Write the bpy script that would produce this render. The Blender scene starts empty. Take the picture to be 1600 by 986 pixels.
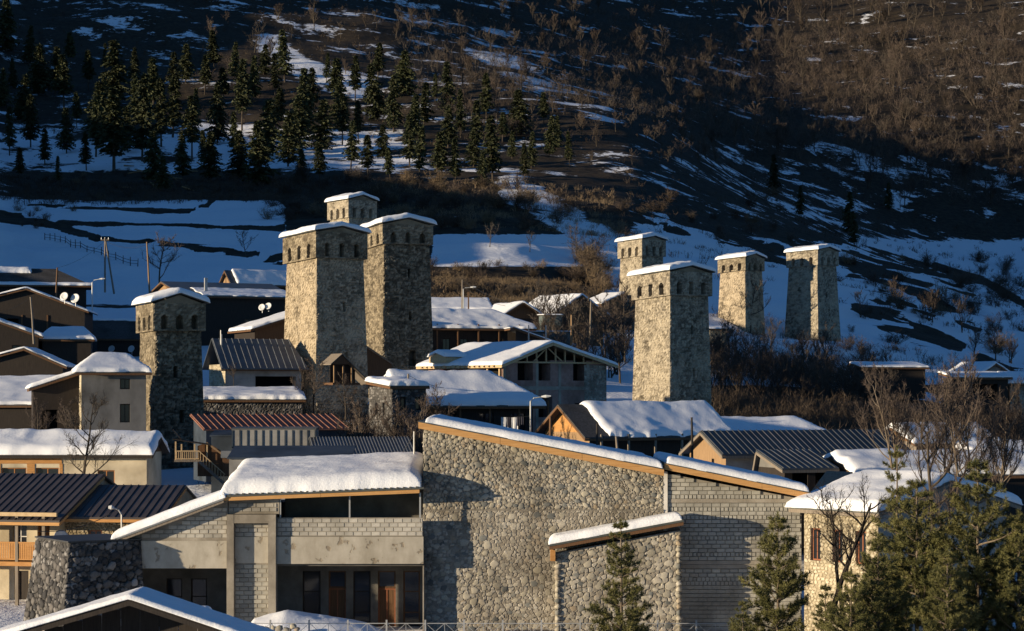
import bpy, math, random
import numpy as np
from mathutils import Vector, Matrix

# ------------------------------------------------------------------ camera, sky, sun, exposure
F, HOR, ZC = 3300.0, 620.0, 11.2          # focal length in photo pixels, horizon row, eye height
SC = bpy.context.scene
COL = SC.collection
cam_data = bpy.data.cameras.new('camera')
cam_data.sensor_width = 36.0
cam_data.lens = 36.0 * F / 1600.0
cam_data.shift_y = (HOR - 493.0) / 1600.0
cam_data.clip_start = 0.5
cam_data.clip_end = 6000.0
cam = bpy.data.objects.new('camera', cam_data)
cam.location = (0, 0, ZC)
cam.rotation_euler = (math.radians(90), 0, 0)
COL.objects.link(cam)
SC.camera = cam

SUN_AZ, SUN_EL = math.radians(67.0), math.radians(6.5)   # azimuth: from behind the camera towards the left
sun_dir = Vector((-math.sin(SUN_AZ) * math.cos(SUN_EL), -math.cos(SUN_AZ) * math.cos(SUN_EL), math.sin(SUN_EL)))
world = bpy.data.worlds.new('World')
SC.world = world
world.use_nodes = True
wn = world.node_tree.nodes
wn.clear()
sky = wn.new('ShaderNodeTexSky')
sky.sky_type = 'NISHITA'
sky.sun_disc = False
sky.sun_elevation = SUN_EL
sky.sun_rotation = math.atan2(sun_dir.x, sun_dir.y)
sky.altitude = 1500
sky.air_density = 1.0
sky.dust_density = 0.1
sky.ozone_density = 4.4
bg = wn.new('ShaderNodeBackground')
bg.inputs['Strength'].default_value = 0.085
wo = wn.new('ShaderNodeOutputWorld')
world.node_tree.links.new(sky.outputs[0], bg.inputs[0])
world.node_tree.links.new(bg.outputs[0], wo.inputs[0])
sun_data = bpy.data.lights.new('sun', 'SUN')
sun_data.energy = 4.5
sun_data.color = (1.0, 0.82, 0.57)
sun_data.angle = math.radians(0.5)
sun = bpy.data.objects.new('sun', sun_data)
sun.rotation_euler = (-sun_dir).to_track_quat('-Z', 'Y').to_euler()
sun.location = (-60, -30, 60)
COL.objects.link(sun)
SC.view_settings.view_transform = 'Standard'
SC.view_settings.look = 'None'
SC.view_settings.exposure = 0.75
SC.view_settings.gamma = 1.0
SC.render.engine = 'CYCLES'
SC.cycles.max_bounces = 4
SC.cycles.diffuse_bounces = 3
SC.cycles.glossy_bounces = 2
SC.cycles.transparent_max_bounces = 4

random.seed(7)
RNG = np.random.default_rng(7)


def S(Y):
    return F / Y                                    # photo pixels per metre at distance Y


def W(px, py, Y):
    return Vector(((px - 800.0) * Y / F, Y, ZC + (HOR - py) * Y / F))


def zpy(py, Y):
    return ZC + (HOR - py) * Y / F


# ------------------------------------------------------------------ numpy noise
def _h(ix, iy, seed=0):
    n = (ix.astype(np.int64) * 374761393 + iy.astype(np.int64) * 668265263 + seed * 974634777) & 0x7fffffff
    n = ((n ^ (n >> 13)) * 1274126177) & 0x7fffffff
    n = ((n ^ (n >> 16)) * 73244475) & 0x7fffffff
    return ((n ^ (n >> 15)) & 0xffffff) / float(0xffffff)


def vnoise(x, y, seed=0):
    x = np.asarray(x, float)
    y = np.asarray(y, float)
    ix, iy = np.floor(x), np.floor(y)
    fx, fy = x - ix, y - iy
    fx = fx * fx * (3 - 2 * fx)
    fy = fy * fy * (3 - 2 * fy)
    a, b = _h(ix, iy, seed), _h(ix + 1, iy, seed)
    c, d = _h(ix, iy + 1, seed), _h(ix + 1, iy + 1, seed)
    return (a * (1 - fx) + b * fx) * (1 - fy) + (c * (1 - fx) + d * fx) * fy


def fbm(x, y, seed=0, octs=4):
    s, a, t = 0, 1.0, 0
    for k in range(octs):
        s = s + a * vnoise(np.asarray(x) * 2 ** k, np.asarray(y) * 2 ** k, seed + k)
        t += a
        a *= .5
    return s / t


def sstep(a, b, x):
    t = np.clip((x - a) / (b - a), 0, 1)
    return t * t * (3 - 2 * t)


def worley(U, V, cw, ch, seed, jx=.36, jy=.22):
    """stone pattern: staggered jittered cells -> (edge distance, cell hash)"""
    F1 = np.full(U.shape, 9.0)
    F2 = np.full(U.shape, 9.0)
    ID = np.zeros(U.shape)
    R0 = np.floor(V / ch)
    for dr in (-1, 0, 1):
        r = R0 + dr
        off = _h(r, r * 0 + 3, seed)
        u = U / cw + off
        C0 = np.floor(u)
        for dc in (-1, 0, 1):
            c = C0 + dc
            dx = u - (c + .5 + (_h(c, r, seed + 1) - .5) * 2 * jx)
            dy = V / ch - (r + .5 + (_h(c, r, seed + 2) - .5) * 2 * jy)
            d = np.sqrt(dx * dx + dy * dy)
            near = d < F1
            F2 = np.where(near, F1, np.minimum(F2, d))
            ID = np.where(near, _h(c, r, seed + 5), ID)
            F1 = np.where(near, d, F1)
    return F2 - F1, ID


# ------------------------------------------------------------------ objects
def tag(o, label=None, cat=None, group=None, kind=None):
    if label:
        o['label'] = label
    if cat:
        o['category'] = cat
    if group:
        o['group'] = group
    if kind:
        o['kind'] = kind
    return o


def empty(name, loc=(0, 0, 0), rz=0.0, label=None, cat=None, group=None):
    o = bpy.data.objects.new(name, None)
    o.location = loc
    o.rotation_euler = (0, 0, rz)
    o.empty_display_size = .3
    COL.objects.link(o)
    return tag(o, label, cat, group)


def link(name, me, parent=None):
    o = bpy.data.objects.new(name, me)
    COL.objects.link(o)
    o.parent = parent
    return o


def copy_tree(o, parent=None):
    c = o.copy()
    COL.objects.link(c)
    c.parent = parent
    for ch in list(o.children):
        copy_tree(ch, c)
    return c


class MB:
    """collects simple solids, builds ONE mesh object"""

    def __init__(self):
        self.v, self.f, self.t = [], [], []

    def add(self, vs, fs, tone=None):
        b = len(self.v)
        self.v += [tuple(p) for p in vs]
        self.f += [tuple(i + b for i in q) for q in fs]
        self.t += [0.5 if tone is None else tone] * len(vs)
        return self

    def box(self, x0, x1, y0, y1, z0, z1, tone=None):
        return self.add([(x0, y0, z0), (x1, y0, z0), (x1, y1, z0), (x0, y1, z0), (x0, y0, z1), (x1, y0, z1), (x1, y1, z1), (x0, y1, z1)],
                        [(0, 3, 2, 1), (4, 5, 6, 7), (0, 1, 5, 4), (1, 2, 6, 5), (2, 3, 7, 6), (3, 0, 4, 7)], tone)

    def quad(self, a, b, c, d):
        return self.add([a, b, c, d], [(0, 1, 2, 3)])

    def bar(self, p, q, w=.05, h=None):
        """rectangular bar between two points"""
        p, q = Vector(p), Vector(q)
        h = w if h is None else h
        d = (q - p).normalized()
        up = Vector((0, 0, 1)) if abs(d.z) < .9 else Vector((0, 1, 0))
        s = d.cross(up).normalized() * (w / 2)
        u = s.cross(d).normalized() * (h / 2)
        vs = [p - s - u, p + s - u, p + s + u, p - s + u, q - s - u, q + s - u, q + s + u, q - s + u]
        return self.add(vs, [(0, 1, 2, 3), (7, 6, 5, 4), (0, 4, 5, 1), (1, 5, 6, 2), (2, 6, 7, 3), (3, 7, 4, 0)])

    def tube(self, pts, rads, n=6, cap=True):
        pts = [Vector(p) for p in pts]
        b = len(self.v)
        for i, p in enumerate(pts):
            d = (pts[min(i + 1, len(pts) - 1)] - pts[max(i - 1, 0)]).normalized()
            ref = Vector((0, 0, 1)) if abs(d.z) < .9 else Vector((1, 0, 0))
            s = d.cross(ref).normalized()
            u = s.cross(d)
            for k in range(n):
                a = 2 * math.pi * k / n
                q = p + (s * math.cos(a) + u * math.sin(a)) * rads[i]
                self.v.append(tuple(q))
                self.t.append(.5)
        for i in range(len(pts) - 1):
            for k in range(n):
                self.f.append((b + i * n + k, b + i * n + (k + 1) % n, b + (i + 1) * n + (k + 1) % n, b + (i + 1) * n + k))
        if cap:
            self.f.append(tuple(b + k for k in range(n))[::-1])
            self.f.append(tuple(b + (len(pts) - 1) * n + k for k in range(n)))
        return self

    def poly(self, pts, n, th):
        """polygon extruded by th along vector n"""
        pts = [Vector(p) for p in pts]
        n = Vector(n).normalized() * th
        m = len(pts)
        fs = [tuple(range(m)), tuple(range(2 * m - 1, m - 1, -1))]
        fs += [(i, i + m, (i + 1) % m + m, (i + 1) % m) for i in range(m)]
        return self.add(pts + [p + n for p in pts], fs)

    def mesh(self, name, mat=None, smooth=False):
        me = bpy.data.meshes.new(name)
        me.from_pydata(self.v, [], self.f)
        a = me.attributes.new('tone', 'FLOAT', 'POINT')
        a.data.foreach_set('value', np.array(self.t, np.float32))
        if mat:
            me.materials.append(mat)
        if smooth:
            me.polygons.foreach_set('use_smooth', [True] * len(me.polygons))
        me.update()
        return me

    def build(self, name, mat, parent=None, smooth=False, kind=None):
        o = link(name, self.mesh(name, mat, smooth), parent)
        if kind:
            o['kind'] = kind
        return o


def np_mesh(name, verts, faces, mat, smooth=True, attrs=None):
    """faces: (n,3) or (n,4) int array, fast path"""
    verts = np.asarray(verts, np.float32)
    faces = np.asarray(faces, np.int32)
    me = bpy.data.meshes.new(name)
    me.vertices.add(len(verts))
    me.vertices.foreach_set('co', verts.ravel())
    k = faces.shape[1]
    me.loops.add(faces.size)
    me.loops.foreach_set('vertex_index', faces.ravel())
    me.polygons.add(len(faces))
    me.polygons.foreach_set('loop_start', np.arange(0, faces.size, k, dtype=np.int32))
    me.polygons.foreach_set('loop_total', np.full(len(faces), k, np.int32))
    me.polygons.foreach_set('use_smooth', np.full(len(faces), smooth))
    for nm, val in (attrs or {}).items():
        a = me.attributes.new(nm, 'FLOAT', 'POINT')
        a.data.foreach_set('value', np.asarray(val, np.float32).ravel())
    if mat:
        me.materials.append(mat)
    me.update()
    me.validate()
    return me


def grid_faces(nu, nv, off=0, flip=False):
    i = np.arange(nu - 1)[None, :] + np.arange(nv - 1)[:, None] * nu
    i = i.ravel() + off
    q = np.stack([i, i + 1, i + 1 + nu, i + nu], 1)
    return q[:, ::-1] if flip else q
# ------------------------------------------------------------------ materials
M = {}


def nodes_of(name, rough=.8, spec=.2):
    m = bpy.data.materials.new(name)
    m.use_nodes = True
    nt = m.node_tree
    b = nt.nodes['Principled BSDF']
    b.inputs['Roughness'].default_value = rough
    b.inputs['Specular IOR Level'].default_value = spec
    M[name] = m
    return m, nt, b


def nd(nt, t, **kw):
    n = nt.nodes.new(t)
    for k, v in kw.items():
        if k in n.inputs:
            n.inputs[k].default_value = v
        else:
            setattr(n, k, v)
    return n


def ramp(nt, src, stops):
    r = nt.nodes.new('ShaderNodeValToRGB')
    els = r.color_ramp.elements
    while len(els) < len(stops):
        els.new(.5)
    for e, (p, c) in zip(els, stops):
        e.position = p
        e.color = (c[0], c[1], c[2], 1)
    nt.links.new(src, r.inputs[0])
    return r.outputs[0]


def mix(nt, a, b, fac, mode='MIX'):
    m = nt.nodes.new('ShaderNodeMix')
    m.data_type = 'RGBA'
    m.blend_type = mode
    for sock, val in ((m.inputs[6], a), (m.inputs[7], b), (m.inputs[0], fac)):
        if hasattr(val, 'is_output'):
            nt.links.new(val, sock)
        elif isinstance(val, (int, float)):
            sock.default_value = val
        else:
            sock.default_value = (val[0], val[1], val[2], 1)
    return m.outputs[2]


def noise(nt, scale, detail=4, rough=.6, stretch=None, coord='Object'):
    tc = nt.nodes.new('ShaderNodeTexCoord')
    out = tc.outputs[coord]
    if stretch:
        mp = nt.nodes.new('ShaderNodeMapping')
        mp.inputs['Scale'].default_value = stretch
        nt.links.new(out, mp.inputs[0])
        out = mp.outputs[0]
    n = nt.nodes.new('ShaderNodeTexNoise')
    n.inputs['Scale'].default_value = scale
    n.inputs['Detail'].default_value = detail
    n.inputs['Roughness'].default_value = rough
    nt.links.new(out, n.inputs['Vector'])
    return n.outputs['Fac']


def attr(nt, name):
    a = nt.nodes.new('ShaderNodeAttribute')
    a.attribute_name = name
    return a.outputs['Fac']


def bump(nt, b, src, strength=.4, dist=.03):
    bp = nt.nodes.new('ShaderNodeBump')
    bp.inputs['Strength'].default_value = strength
    bp.inputs['Distance'].default_value = dist
    nt.links.new(src, bp.inputs['Height'])
    nt.links.new(bp.outputs[0], b.inputs['Normal'])


def obj_random(nt):
    return nt.nodes.new('ShaderNodeObjectInfo').outputs['Random']


def world_noise(nt, scale, detail=5):
    g = nt.nodes.new('ShaderNodeNewGeometry')
    n = nt.nodes.new('ShaderNodeTexNoise')
    n.inputs['Scale'].default_value = scale
    n.inputs['Detail'].default_value = detail
    nt.links.new(g.outputs['Position'], n.inputs['Vector'])
    return n.outputs['Fac']


def stained(nt, col, lo=.62, scale=.45):
    return mix(nt, col, ramp(nt, world_noise(nt, scale), [(.34, (lo, lo * .98, lo * .95)), (.56, (1.05, 1.05, 1.05))]), 1.0, 'MULTIPLY')


def mottled(name, c1, c2, scale=2.0, rough=.85, bumps=.4, bd=.02, stretch=None, tone=None, detail=6, spec=.15, rnd=0.0):
    m, nt, b = nodes_of(name, rough, spec)
    n = noise(nt, scale, detail, .65, stretch)
    col = ramp(nt, n, [(.3, c1), (.7, c2)])
    if tone:                                           # per-stone tone stored on the mesh
        t = ramp(nt, attr(nt, 'tone'), tone)
        col = mix(nt, col, t, .65)
    if rnd:
        r = ramp(nt, obj_random(nt), [(0, (1 - rnd,) * 3), (1, (1 + rnd * .5,) * 3)])
        col = mix(nt, col, r, 1.0, 'MULTIPLY')
    nt.links.new(stained(nt, col), b.inputs['Base Color'])
    if bumps:
        bump(nt, b, noise(nt, scale * 5, 5, .7, stretch), bumps, bd)
    return m


# snow: clean, with fine wind grain
m, nt, b = nodes_of('snow', .55, .3)
n1 = noise(nt, .8, 4)
nt.links.new(ramp(nt, n1, [(.3, (.80, .82, .85)), (.7, (.88, .88, .89))]), b.inputs['Base Color'])
b.inputs['Subsurface Weight'].default_value = 0.0
bump(nt, b, noise(nt, 7.0, 5, .7), .5, .05)

# tower masonry: light render and rubble, stone tone per stone, darker weathered areas
def tower_mat(name, light, dark, cover):
    m, nt, b = nodes_of(name, .9, .1)
    big = noise(nt, .28, 5, .65, (1, 1, .8))
    fine = noise(nt, 5.0, 6, .75)
    stone = ramp(nt, attr(nt, 'tone'), [(0, [c * .35 for c in dark]), (.25, dark), (.6, [(a + b_) / 2 for a, b_ in zip(light, dark)]), (1, light)])
    lime = ramp(nt, fine, [(.3, [c * .72 for c in light]), (.6, light)])
    f = ramp(nt, big, [(cover - .09, (0, 0, 0)), (cover + .09, (.85, .85, .85))])
    col = mix(nt, lime, stone, f)
    streak = noise(nt, 1.1, 6, .7, (1.0, 1.0, 1.6))
    col = mix(nt, col, ramp(nt, streak, [(.34, (.24, .22, .19)), (.50, (1, 1, 1))]), .7, 'MULTIPLY')
    spots = noise(nt, 2.4, 7, .8)
    col = mix(nt, col, ramp(nt, spots, [(.33, (.35, .32, .28)), (.42, (1, 1, 1))]), .7, 'MULTIPLY')
    nt.links.new(col, b.inputs['Base Color'])
    bump(nt, b, fine, .6, .05)
    return m


tower_mat('tower_pale', (.49, .405, .285), (.17, .14, .10), .50)
tower_mat('tower_grey', (.45, .39, .29), (.18, .155, .12), .46)
tower_mat('tower_dark', (.34, .285, .20), (.11, .092, .066), .36)
mottled('tower_cap', (.16, .135, .10), (.34, .28, .20), 2.2, .9, .6, .05, tone=[(0, (.06, .05, .035)), (.4, (.20, .165, .11)), (1, (.42, .36, .25))])
mottled('rubble', (.17, .15, .12), (.33, .30, .25), 2.0, .9, .6, .04, tone=[(0, (.19, .165, .13)), (.5, (.30, .27, .22)), (1, (.48, .445, .375))])
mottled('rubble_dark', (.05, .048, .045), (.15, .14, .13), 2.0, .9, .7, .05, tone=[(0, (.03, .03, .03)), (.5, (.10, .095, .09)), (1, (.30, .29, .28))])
mottled('rubble_gold', (.24, .19, .12), (.42, .34, .22), 2.0, .9, .6, .04, tone=[(0, (.15, .12, .07)), (.5, (.32, .26, .165)), (1, (.48, .40, .28))])
mottled('rubble_cream', (.42, .36, .25), (.55, .48, .35), 2.0, .9, .5, .04, tone=[(0, (.22, .18, .12)), (.5, (.46, .40, .28)), (1, (.58, .52, .40))])
mottled('mortar', (.19, .17, .14), (.31, .28, .23), 5.0, .95, .8, .03)
# river stones: one tone per object / per stone
for nm, use_attr in (('field_stone', False), ('field_stones', True)):
    m, nt, b = nodes_of(nm, .75, .25)
    src = attr(nt, 'tone') if use_attr else obj_random(nt)
    t = ramp(nt, src, [(0, (.10, .105, .10)), (.12, (.20, .205, .195)), (.3, (.32, .295, .24)), (.55, (.41, .375, .295)), (.85, (.49, .45, .375)), (.96, (.33, .265, .185)), (1, (.50, .48, .43))])
    n = noise(nt, 9, 6, .7)
    t = mix(nt, t, ramp(nt, n, [(.3, (.6, .6, .6)), (.65, (1.12, 1.1, 1.05))]), 1.0, 'MULTIPLY')
    nt.links.new(stained(nt, t), b.inputs['Base Color'])
    bump(nt, b, n, .5, .02)
for nm, use_attr in (('wall_stone', False), ('wall_stones', True)):
    m, nt, b = nodes_of(nm, .8, .2)
    src = attr(nt, 'tone') if use_attr else obj_random(nt)
    t = ramp(nt, src, [(0, (.04, .04, .042)), (.5, (.095, .09, .085)), (.85, (.16, .15, .14)), (1, (.33, .32, .31))])
    n = noise(nt, 9, 6, .7)
    t = mix(nt, t, ramp(nt, n, [(.3, (.6, .6, .6)), (.65, (1.15, 1.12, 1.1))]), 1.0, 'MULTIPLY')
    nt.links.new(t, b.inputs['Base Color'])
    bump(nt, b, n, .5, .02)
mottled('block', (.33, .315, .27), (.42, .40, .345), 3.0, .9, .5, .015, rnd=.24)
mottled('block_pale', (.40, .375, .32), (.50, .47, .41), 3.0, .9, .5, .015, rnd=.2)
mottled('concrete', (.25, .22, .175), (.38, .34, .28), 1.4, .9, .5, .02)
mottled('concrete_shaded', (.12, .11, .095), (.20, .185, .16), 1.4, .9, .5, .02)  # concrete darkened to carry the shade of loggia and gallery
# peeling plaster band
m, nt, b = nodes_of('peeling_plaster', .9, .1)
n = noise(nt, 1.3, 7, .62)
stain = noise(nt, .7, 6, .7, (1, 1, .35))
col = ramp(nt, n, [(.33, (.27, .225, .17)), (.385, (.33, .285, .22)), (.40, (.40, .365, .30)), (.62, (.47, .43, .36))])
col = mix(nt, col, ramp(nt, stain, [(.3, (.62, .60, .56)), (.6, (1, 1, 1))]), .75, 'MULTIPLY')
nt.links.new(col, b.inputs['Base Color'])
bump(nt, b, ramp(nt, n, [(.37, (0, 0, 0)), (.40, (1, 1, 1))]), .7, .04)
mottled('plaster_cream', (.50, .42, .29), (.60, .52, .38), 1.2, .9, .25, .01)
mottled('plaster_grey', (.27, .26, .245), (.38, .365, .34), .9, .9, .35, .015)
mottled('plaster_shaded', (.13, .125, .115), (.215, .205, .19), .7, .9, .4, .015, stretch=(1, 1, .4))  # grey plaster darkened: the wall's shade is put into its colour
mottled('plaster_white', (.60, .56, .50), (.70, .66, .60), 1.2, .9, .2, .01)
mottled('brick_pink', (.26, .155, .125), (.37, .24, .20), 2.5, .9, .5, .02)
mottled('blue_panel', (.035, .048, .068), (.055, .07, .092), 1.0, .6, .1, .01)  # blue sheet colour darkened to hold the shadow over the sheds
mottled('grey_panel', (.22, .215, .205), (.29, .28, .265), 2.0, .7, .2, .01)
mottled('teal_panel', (.09, .115, .115), (.13, .155, .15), 1.0, .7, .2, .01)


def wood(name, c1, c2, stretch=(14, 14, .8), plank=0.0, rough=.7):
    m, nt, b = nodes_of(name, rough, .2)
    n = noise(nt, 1.5, 6, .7, stretch)
    col = ramp(nt, n, [(.3, c1), (.68, c2)])
    nt.links.new(col, b.inputs['Base Color'])
    bump(nt, b, n, .4, .01)
    return m


wood('wood_orange', (.34, .155, .045), (.52, .27, .095), (1.2, 1.2, 12))
wood('wood_board', (.40, .20, .065), (.58, .33, .13), (.7, 6, 14))
wood('wood_planks', (.19, .115, .058), (.37, .24, .13))
wood('wood_brown', (.085, .045, .022), (.17, .09, .045))
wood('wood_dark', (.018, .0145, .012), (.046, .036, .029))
wood('wood_grey', (.13, .105, .08), (.27, .225, .175))
wood('wood_new', (.42, .29, .15), (.58, .43, .25), (4, 4, 4))


def sheet(name, c1, c2, rough=.45, metal=.0):
    m, nt, b = nodes_of(name, rough, .4)
    n = noise(nt, .9, 5, .6)
    nt.links.new(ramp(nt, n, [(.35, c1), (.7, c2)]), b.inputs['Base Color'])
    b.inputs['Metallic'].default_value = metal
    return m


sheet('metal_brown', (.045, .038, .037), (.075, .062, .058), .4)
sheet('metal_blue', (.075, .09, .10), (.12, .135, .145), .4)
sheet('metal_slate', (.05, .055, .06), (.085, .09, .095), .45)
sheet('metal_rust', (.17, .075, .05), (.27, .12, .08), .7)
sheet('metal_pale', (.16, .17, .175), (.23, .235, .24), .45)
sheet('roof_edge', (.05, .055, .05), (.085, .09, .08), .6)
sheet('iron', (.03, .03, .03), (.05, .05, .05), .5)
sheet('galvanised', (.35, .35, .34), (.46, .46, .45), .45, .3)
sheet('dish_white', (.62, .62, .60), (.72, .72, .70), .4)
mottled('shingle', (.05, .047, .045), (.10, .095, .09), 6, .9, .6, .03)
m, nt, b = nodes_of('glass', .08, .6)
b.inputs['Base Color'].default_value = (.018, .022, .028, 1)
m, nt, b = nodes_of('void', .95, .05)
b.inputs['Base Color'].default_value = (.016, .015, .014, 1)  # near-black colour standing in for the darkness of unlit interiors
wood('frame_white', (.55, .53, .50), (.66, .64, .60), (3, 3, 3))
wood('frame_orange', (.30, .12, .04), (.42, .19, .07), (3, 3, 3))
wood('frame_red', (.20, .07, .035), (.30, .12, .06), (3, 3, 3))
mottled('bark', (.045, .036, .028), (.11, .09, .07), 6, .95, .6, .02, stretch=(1, 1, .25))
mottled('bark_pale', (.12, .095, .07), (.24, .19, .14), 6, .95, .6, .02, stretch=(1, 1, .25))
mottled('bark_black', (.016, .013, .011), (.04, .033, .028), 6, .95, .6, .02, stretch=(1, 1, .25))
mottled('cloth_dark', (.03, .03, .04), (.06, .06, .08), 4, .9, .1)
mottled('cloth_white', (.6, .6, .6), (.7, .7, .7), 4, .9, .1)


def leafy(name, c1, c2, scale, rnd=.35):
    m, nt, b = nodes_of(name, .7, .2)
    n = noise(nt, scale, 3, .6)
    col = ramp(nt, n, [(.3, c1), (.7, c2)])
    r = ramp(nt, obj_random(nt), [(0, (1 - rnd,) * 3), (1, (1 + rnd * .6,) * 3)])
    nt.links.new(mix(nt, col, r, 1.0, 'MULTIPLY'), b.inputs['Base Color'])
    return m


leafy('needles_fir', (.026, .034, .017), (.074, .080, .034), .5)
leafy('needles_pine', (.075, .080, .028), (.175, .160, .056), .9, .15)
leafy('twigs', (.060, .045, .036), (.130, .098, .077), .3)
leafy('twigs_grey', (.055, .044, .035), (.12, .098, .078), .3)
leafy('scrub', (.045, .033, .024), (.11, .080, .055), .35, .2)
leafy('straw', (.14, .10, .06), (.22, .16, .10), .5)

# ground: dead grass and earth, with snow where the mesh says it lies
m, nt, b = nodes_of('hillside', .9, .1)
n1 = noise(nt, .055, 8, .66)
n2 = noise(nt, .42, 6, .7)
earth = ramp(nt, n2, [(.3, (.022, .017, .012)), (.55, (.050, .038, .025)), (.75, (.088, .066, .042))])
mp = nt.nodes.new('ShaderNodeMath'); mp.operation = 'MULTIPLY_ADD'
nt.links.new(n2, mp.inputs[0]); mp.inputs[1].default_value = .35
nt.links.new(n1, mp.inputs[2])
ad = nt.nodes.new('ShaderNodeMath'); ad.operation = 'ADD'
nt.links.new(mp.outputs[0], ad.inputs[0])
nt.links.new(attr(nt, 'snow'), ad.inputs[1])
fac = ramp(nt, ad.outputs[0], [(.955, (0, 0, 0)), (1.0, (1, 1, 1))])
nt.links.new(mix(nt, earth, (.83, .84, .86), fac), b.inputs['Base Color'])
bump(nt, b, n2, .6, .5)
# ------------------------------------------------------------------ terrain
TY = np.array([10, 60, 108, 150, 200, 240, 290, 350, 430, 520, 600, 700, 800, 900, 1000, 1200, 1400, 1800], float)
TP = np.array([-4000, -2200, -1200, -600, -200, 0, 400, 800, 1000, 1200, 1400, 1600, 2000, 2800, 4500], float)
# rows of the photo where the ground of each distance shows, columns 0..1600; heights (m) outside the frame
T_IN = {  # Y: (px 0, 400, 800, 1000, 1200, 1400, 1600)
    150: (790, 790, 790, 795, 800, 805, 810),
    200: (668, 668, 655, 660, 672, 690, 705),
    240: (580, 575, 580, 600, 628, 648, 660),
    290: (488, 495, 505, 535, 572, 600, 615),
    350: (425, 430, 425, 455, 500, 545, 575),
    430: (362, 366, 352, 395, 440, 490, 530),
    520: (310, 314, 305, 330, 392, 440, 488),
    600: (268, 272, 262, 275, 350, 415, 466),
    700: (208, 212, 214, 224, 322, 408, 462),
    800: (160, 160, 165, 176, 312, 405, 462),
    900: (90, 100, 140, 176, 300, 380, 430),
    1000: (25, 45, 112, 160, 250, 300, 340),
    1200: (-60, -35, 50, 100, 150, 150, 155),
    1400: (-140, -110, -10, 35, 70, 52, 42),
    1800: (-200, -180, -120, -80, -60, -70, -80)}
# off-frame columns as heights: left spur that throws the evening shadow, right mountain
T_OFF = {150: (12, 11, 10, 9, 6, 3, 3, 3), 200: (40, 33, 25, 19, 14, 5, 4, 4), 240: (58, 49, 38, 31, 25, 7.5, 6, 6),
         290: (82, 71, 54, 41, 32, 10, 9, 10), 350: (112, 100, 80, 59, 42, 13, 14, 18), 430: (112, 107, 96, 78, 57, 20, 22, 34),
         520: (136, 129, 117, 96, 73, 28, 34, 60), 600: (156, 148, 134, 113, 90, 36, 50, 84), 700: (186, 178, 162, 140, 114, 46, 74, 120),
         800: (238, 230, 210, 179, 146, 62, 100, 160), 900: (285, 276, 256, 220, 182, 84, 130, 200), 1000: (350, 335, 312, 272, 222, 122, 168, 240),
         1200: (470, 460, 430, 380, 308, 215, 255, 320), 1400: (560, 550, 530, 480, 395, 300, 340, 400), 1800: (600, 600, 600, 590, 520, 460, 480, 520)}
tz = np.zeros((len(TY), len(TP)))
for j, Y in enumerate(TY):
    if Y >= 150:
        tz[j, 5:12] = [zpy(p, Y) for p in T_IN[int(Y)]]
        o = T_OFF[int(Y)]
        tz[j, 0:5] = o[:5]
        tz[j, 12:15] = o[5:]
GPX = np.concatenate([np.linspace(-4000, -120, 60), np.linspace(-100, 1700, 301), np.linspace(1725, 4500, 50)])
GY = np.concatenate([np.linspace(10, 100, 30), np.geomspace(101, 1800, 330)])


def table(px, Y):
    jx = np.clip(np.searchsorted(TP, px) - 1, 0, len(TP) - 2)
    jy = np.clip(np.searchsorted(TY, Y) - 1, 0, len(TY) - 2)
    fx = np.clip((px - TP[jx]) / (TP[jx + 1] - TP[jx]), 0, 1)
    fy = np.clip((Y - TY[jy]) / (TY[jy + 1] - TY[jy]), 0, 1)
    a = tz[jy, jx] * (1 - fx) + tz[jy, jx + 1] * fx
    c = tz[jy + 1, jx] * (1 - fx) + tz[jy + 1, jx + 1] * fx
    return a * (1 - fy) + c * fy


def smooth1(A, axis, it):
    for _ in range(it):
        P = np.pad(A, [(1, 1) if k == axis else (0, 0) for k in range(2)], mode='edge')
        A = (P.take(range(0, A.shape[axis]), axis) + 2 * A + P.take(range(2, A.shape[axis] + 2), axis)) / 4
    return A


GP, GYY = np.meshgrid(GPX, GY)
GZ = table(GP, GYY)
GZ = smooth1(GZ, 0, 30)
GZ = smooth1(GZ, 1, 60)
GX = (GP - 800) * GYY / F
near = sstep(110, 420, GYY)
GZ = GZ + near * (fbm(GX / 60, GYY / 60, 11, 5) - .5) * 9 * sstep(300, 900, GYY) + (fbm(GX / 14, GYY / 14, 21, 4) - .5) * (0.5 + 2.2 * near)
# field terraces: low banks that follow the contour
ter = sstep(270, 330, GYY) * (1 - sstep(470, 540, GYY))
GZ = GZ + ter * .55 * np.sin(GZ * 1.3 + 4 * fbm(GX / 50, GYY / 50, 5, 3))


def ground(px, Y):
    """terrain height under a photo column at a distance"""
    i = int(np.clip(np.searchsorted(GPX, px) - 1, 0, len(GPX) - 2))
    j = int(np.clip(np.searchsorted(GY, Y) - 1, 0, len(GY) - 2))
    fx = min(max((px - GPX[i]) / (GPX[i + 1] - GPX[i]), 0), 1)
    fy = min(max((Y - GY[j]) / (GY[j + 1] - GY[j]), 0), 1)
    return float((GZ[j, i] * (1 - fx) + GZ[j, i + 1] * fx) * (1 - fy) + (GZ[j + 1, i] * (1 - fx) + GZ[j + 1, i + 1] * fx) * fy)


def on_ground(px, Y, sink=0.0):
    return Vector(((px - 800) * Y / F, Y, ground(px, Y) - sink))


def find_Y(px, py, lo=120, hi=1790):
    """nearest distance at which the ground shows at a photo position"""
    ys = np.geomspace(lo, hi, 260)
    for Y in ys:
        if HOR - (ground(px, Y) - ZC) * F / Y <= py:
            return float(Y)
    return None


GPY = HOR - (GZ - ZC) * F / GYY


def blob(x0, x1, y0, y1, soft=25):
    return sstep(x0 - soft, x0 + soft, GP) * (1 - sstep(x1 - soft, x1 + soft, GP)) * sstep(y0 - soft * .4, y0 + soft * .4, GPY) * (1 - sstep(y1 - soft * .4, y1 + soft * .4, GPY))


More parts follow.
